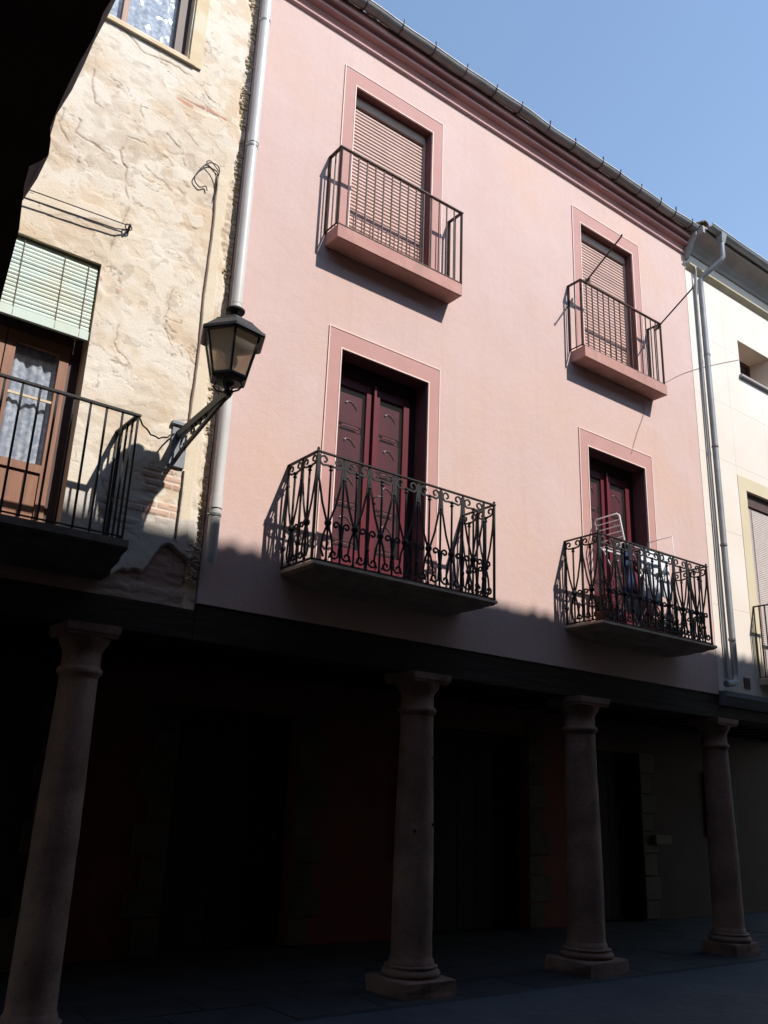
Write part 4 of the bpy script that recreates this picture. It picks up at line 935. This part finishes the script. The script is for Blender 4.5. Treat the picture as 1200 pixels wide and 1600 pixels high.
# metal downpipe
s = MB(); s.add([(11.02, -.47, 10.27), (11.17, -.47, 10.27), (11.17, -.33, 10.27), (11.02, -.33, 10.27), (11.055, -.44, 10.10), (11.135, -.44, 10.10), (11.135, -.36, 10.10), (11.055, -.36, 10.10)],
               [(0, 1, 2, 3), (7, 6, 5, 4), (0, 4, 5, 1), (1, 5, 6, 2), (2, 6, 7, 3), (3, 7, 4, 0)])
dpm = part('downpipe', s, M['zinc'], cr)
px0 = 10.93
s = MB(); s.tube([(11.095, -.40, 10.11), (11.095, -.40, 9.86), (11.08, -.37, 9.80), (px0 + .02, -.12, 9.58), (px0, -.085, 9.52), (px0, -.085, 9.3)], .042, 14); part('swan_neck', s, M['zinc'], dpm)
s = MB(); s.tube([(px0, -.085, 9.32), (px0 + .02, -.085, 3.42), (px0 - .01, -.095, 3.33), (px0 - .08, -.105, 3.28), (px0 - .26, -.11, 3.25)], .044, 14); part('pipe_run', s, M['zinc'], dpm)
for z in (8.2, 6.7, 5.2, 3.86):
    s = MB(); s.tube([(px0 + .008, -.085, z), (px0 + .008, -.085, z + .03)], .050, 14); part('clamp', s, M['gutter'], dpm)
s = MB(); s.tube([(px0 - .12, -.03, 9.74), (px0 - .085, -.06, 9.76), (px0 - .065, -.06, 9.68), (px0 - .075, -.04, 9.3), (px0 - .085, -.03, 7.0), (px0 - .10, -.03, 3.35)], .016, 8)
tag(part('wall_cable', s, M['zinc']), 'thin grey conduit running down beside the metal downpipe on the cream house', 'conduit')
# hopper return between the houses
s = MB(); s.extrude_x([(.01, 9.80), (-.05, 9.84), (-.10, 9.93), (-.16, 10.06), (-.24, 10.16), (-.24, 10.24), (.01, 10.24)][::-1], CX0 + .002, CX0 + .058); part('cornice_end', s, M['greysoffit'], cr)

# ------------------------------------------------------------------ balcony D contents
ZF = 3.60
rack = thing('clothes_airer', (8.78, -.22, ZF), 'white wire clothes airer with raised end wings on the lower right balcony', 'clothes airer')
ya, yb = -.03, -.40; xa_, xb_ = 8.30, 9.27; zr = 4.64
def wire(path, r): return MB().tube(path, r, 6)
part('frame', wire([(xa_, ya, zr), (xa_, yb, zr), (xb_, yb, zr), (xb_, ya, zr), (xa_, ya, zr)], .009), M['white'], rack)
part('wing', wire([(xa_, ya, zr), (8.22, ya, 4.96), (8.215, ya - .03, 4.985), (8.215, yb + .03, 4.99), (8.22, yb, 4.965), (xa_, yb, zr)], .010), M['white'], rack)
part('wing', wire([(xb_, ya, zr), (9.26, ya, 4.91), (9.26, yb, 4.92), (xb_, yb, zr)], .0055), M['white'], rack)
for k in range(1, 5):
    t = k / 5; part('rung', wire([(xa_ - .08 * (1 - t), ya, 4.98 - .34 * t), (xa_ - .08 * (1 - t), yb, 4.985 - .34 * t)], .006), M['white'], rack)
for k in range(6):
    y = ya + (yb - ya) * (k + .5) / 6; part('line', wire([(xa_, y, zr), (xb_, y, zr)], .0035), M['white'], rack)
for y in (ya, yb):
    part('leg', wire([(xa_ + .05, y, zr), (xb_ - .12, y + .02, ZF + .02)], .009), M['white'], rack); part('leg', wire([(xb_ - .05, y, zr), (xa_ + .12, y - .02, ZF + .02)], .009), M['white'], rack)
def cloth(name, x0, x1, y, z1, z0, m, label, cat, ph=0.0, amp=.010, back=.30):
    s = MB(); vs = []; n = 26
    prof = [(y + .03, z1 - back)] + [(y + .028, z1 - back * .5), (y + .024, z1 - .02), (y + .012, z1 + .004), (y, z1 + .006), (y - .012, z1 - .002), (y - .016, z1 - .06), (y - .02, z1 - .25), (y - .018, (z1 + z0) / 2), (y - .022, z0 + .02), (y - .02, z0)]
    for i in range(n + 1):
        x = x0 + (x1 - x0) * i / n
        for j, (yy, zz) in enumerate(prof):
            k = abs(zz - z1) / (z1 - z0) * amp
            vs.append((x + k * .5 * math.sin(zz * 9 + ph), yy + k * math.sin(x * 42 + ph) + k * .6 * math.sin(x * 95 + ph * 3), zz + (.012 * math.sin(x * 11 + ph) if j in (0, len(prof) - 1) else 0)))
    P = len(prof); s.add(vs, [(i * P + j, i * P + P + j, i * P + P + 1 + j, i * P + 1 + j) for i in range(n) for j in range(P - 1)], True)
    o = part(name, s, m); tag(o, label, cat)
    md = o.modifiers.new('thickness', 'SOLIDIFY'); md.thickness = .004
    return o
cloth('towel', 8.62, 8.96, -.36, 4.66, 3.98, M['cloth_white'], 'white towel hanging in the middle of the clothes airer', 'towel', .3)
cloth('towel', 8.99, 9.22, -.33, 4.66, 4.10, M['cloth_white'], 'shorter white towel at the right end of the clothes airer', 'towel', 1.9)
cloth('shirt', 8.33, 8.46, -.36, 4.66, 4.0, M['cloth_navy'], 'navy blue garment at the left end of the clothes airer', 'garment', 2.5)
cloth('shirt', 8.47, 8.60, -.34, 4.66, 4.05, M['cloth_wine'], 'wine red garment hanging beside the navy one on the airer', 'garment', 4.1)
cloth('towel', 8.50, 8.80, -.20, 4.66, 3.85, M['cloth_grey'], 'grey blue cloth on the airer line behind the white towel', 'towel', 5.2)
def plant(x, y, sc_, pm, label, seed, pot_m=M['terra']):
    random.seed(seed); t = thing('potted_plant', (x, y, ZF), label, 'potted plant', 'potted flowers on the lower right balcony')
    s = MB(); s.lathe([(.055 * sc_, ZF - .003), (.075 * sc_, ZF + .11 * sc_), (.085 * sc_, ZF + .11 * sc_), (.085 * sc_, ZF + .14 * sc_), (.072 * sc_, ZF + .14 * sc_), (.068 * sc_, ZF + .12 * sc_)], (x, y), 18); part('pot', s, pot_m, t)
    s = MB(); fl = MB()
    for i in range(70):
        a = random.uniform(0, 6.28); rr = random.uniform(.01, .13) * sc_; zz = ZF + (.14 + random.uniform(0, .17) * (1 - rr * 3)) * sc_
        c_ = Vector((x + rr * math.cos(a), y + rr * math.sin(a), zz)); u = Vector((random.uniform(-1, 1), random.uniform(-1, 1), random.uniform(-.4, .8))).normalized(); v = u.cross(Vector((0, 0, 1))).normalized(); l_ = random.uniform(.02, .04) * sc_
        s.add([c_ - u * l_, c_ + v * l_ * .5, c_ + u * l_, c_ - v * l_ * .5], [(0, 1, 2, 3)])
    part('leaves', s, M['leaf'], t, kind='stuff')
    for i in range(7):
        a = random.uniform(0, 6.28); rr = random.uniform(.02, .12) * sc_; c_ = (x + rr * math.cos(a), y + rr * math.sin(a), ZF + random.uniform(.2, .31) * sc_)
        f = MB()
        for k in range(6):
            b = k * math.pi / 3 + a; r1 = .026 * sc_
            f.add([c_, (c_[0] + r1 * math.cos(b - .4), c_[1] + r1 * math.sin(b - .4), c_[2] + .008), (c_[0] + r1 * 1.3 * math.cos(b), c_[1] + r1 * 1.3 * math.sin(b), c_[2] + .002), (c_[0] + r1 * math.cos(b + .4), c_[1] + r1 * math.sin(b + .4), c_[2] + .008)], [(0, 1, 2, 3)])
        part('flower', f, pm, t)
plant(8.86, -.38, 1.0, M['petal_red'], 'red flowering plant in a clay pot under the white towels', 1)
plant(9.12, -.38, .9, M['petal_yellow'], 'yellow flowering plant in a clay pot right of the red one', 2)
plant(9.30, -.36, .85, M['petal_white'], 'pale pink flowering plant in a pot, furthest right on the balcony floor', 3)
plant(7.95, -.30, 1.1, M['petal_red'], 'leafy potted plant in the left corner of the lower right balcony', 4)

# ------------------------------------------------------------------ OPPOSITE BUILDING (photographer stands under it)
opp = thing('arcaded_building', (3.0, -5.7, 0), 'dark stone building with a tall pillar at the near left edge', 'building')
Y0, Y1 = -5.70, -5.42; k_ = (Y0 - CAMP.y) / 1.6877
def sc2(x, z): return (x * k_, 1.6 + (z - 1.6) * k_)
pr = [sc2(.318, -2), sc2(.316, 2.492), sc2(.322, 2.683), sc2(.321, 2.79), sc2(.322, 2.838), sc2(.338, 2.862), sc2(.351, 2.885), sc2(.352, 2.925), sc2(.349, 2.95), sc2(.354, 3.0), sc2(.366, 3.07), sc2(.382, 3.154), sc2(.398, 3.24), sc2(.414, 3.32), sc2(.436, 3.43), sc2(.47, 3.58), sc2(.52, 3.75), sc2(.60, 3.95)]
pr = [(p[0], max(p[1], -.02)) for p in pr] + [(.62 * k_, 5.1), (-.75, 5.1), (-.75, -.02)]
# rough stone pillar: subdivide contour through thickness with noise
prr = []
for i in range(len(pr)):
    a, b = pr[i], pr[(i + 1) % len(pr)]; L = math.dist(a, b); n = max(1, int(L / .09)) if i < 18 else max(1, int(L / .5))
    for q in range(n): t = q / n; prr.append((a[0] + (b[0] - a[0]) * t, a[1] + (b[1] - a[1]) * t))
random.seed(9); s = MB(); n = len(prr); ny = 5; vs = []
for j in range(ny + 1):
    for x_, z_ in prr:
        jx = random.uniform(-.003, .003) if 0 < z_ < 5 else 0
        ch = .012 if j in (0, ny) else 0
        jx *= 0.9
        vs.append((x_ + jx - ((ch + .03 * (j / ny) * (z_ > 2.1)) if x_ > 0 else 0), Y0 + (Y1 - Y0) * j / ny, z_))
fs = [(j * n + i, j * n + (i + 1) % n, (j + 1) * n + (i + 1) % n, (j + 1) * n + i) for j in range(ny) for i in range(n)]
s.add(vs, fs, True); s.add(vs[:n], [tuple(range(n))[::-1]]); s.add(vs[-n:], [tuple(range(n))]); part('pillar', s, M['opp_pillar'], opp)
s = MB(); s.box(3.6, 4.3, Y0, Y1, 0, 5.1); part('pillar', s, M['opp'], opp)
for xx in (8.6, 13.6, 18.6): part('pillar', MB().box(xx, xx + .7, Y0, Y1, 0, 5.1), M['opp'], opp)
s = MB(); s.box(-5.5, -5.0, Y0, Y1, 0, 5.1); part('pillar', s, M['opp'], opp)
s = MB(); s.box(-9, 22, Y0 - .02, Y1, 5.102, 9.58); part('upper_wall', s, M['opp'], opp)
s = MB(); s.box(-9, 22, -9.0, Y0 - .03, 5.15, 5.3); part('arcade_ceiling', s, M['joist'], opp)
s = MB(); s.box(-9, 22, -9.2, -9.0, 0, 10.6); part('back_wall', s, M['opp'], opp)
for xx in (-9.2, 22): part('end_wall', MB().box(xx, xx + .2, -9.2, Y1, 0, 9.5), M['opp'], opp)
EY = -5.02; EZ = 3.665 + 1.22 * 5.02
roof(opp, -9, 22, EY, EZ - .035, 0.30, 4.2, -1, seed=31, drop=.066)
s = MB(); s.extrude_x([(EY + .02, EZ - .12), (EY + .02, EZ - .012), (EY - .14, EZ + .022), (EY - .14, EZ - .10)], -9, 22); part('eave_board', s, M['darkwood'], opp)
random.seed(12)
for X_ in (-.9, 1.35, 1.52, 2.2, 2.9, 3.9, 4.6, 4.75, 5.9, 6.6, 7.3, 8.0, 8.15, 9.2, 9.9, 10.6):
    dx_ = .4 * 5.02
    s = MB(); pts = [(X_ + dx_ + .07 * math.cos(a), EZ - .02 + .07 * math.sin(a)) for a in [math.pi * k / 8 for k in range(9)]]
    s.extrude_y(pts[::-1], EY - .35, EY - .02 + random.uniform(-.02, .02)); part('ridge_tile', s, M['tile'], opp)

# ------------------------------------------------------------------ unseen house added at the left end to shade the columns
endh = thing('light_blocking_house', (-5.3, -2.6, 0), 'unseen dark house added at the left end of the street to block light', 'house')
part('wall', MB().box(-7.0, -3.6, -5.26, -.02, 0, 9.6), M['opp'], endh)
s = MB(); s.box(-3.598, -3.55, -3.2, -2.1, .01, 2.3); part('door', s, M['darkwood'], endh)
for yy in (-4.3, -1.6):
    for zz in (4.2, 6.9):
        s = MB(); s.box(-3.598, -3.56, yy - .45, yy + .45, zz, zz + 1.4); part('window', s, M['darkwood'], endh)
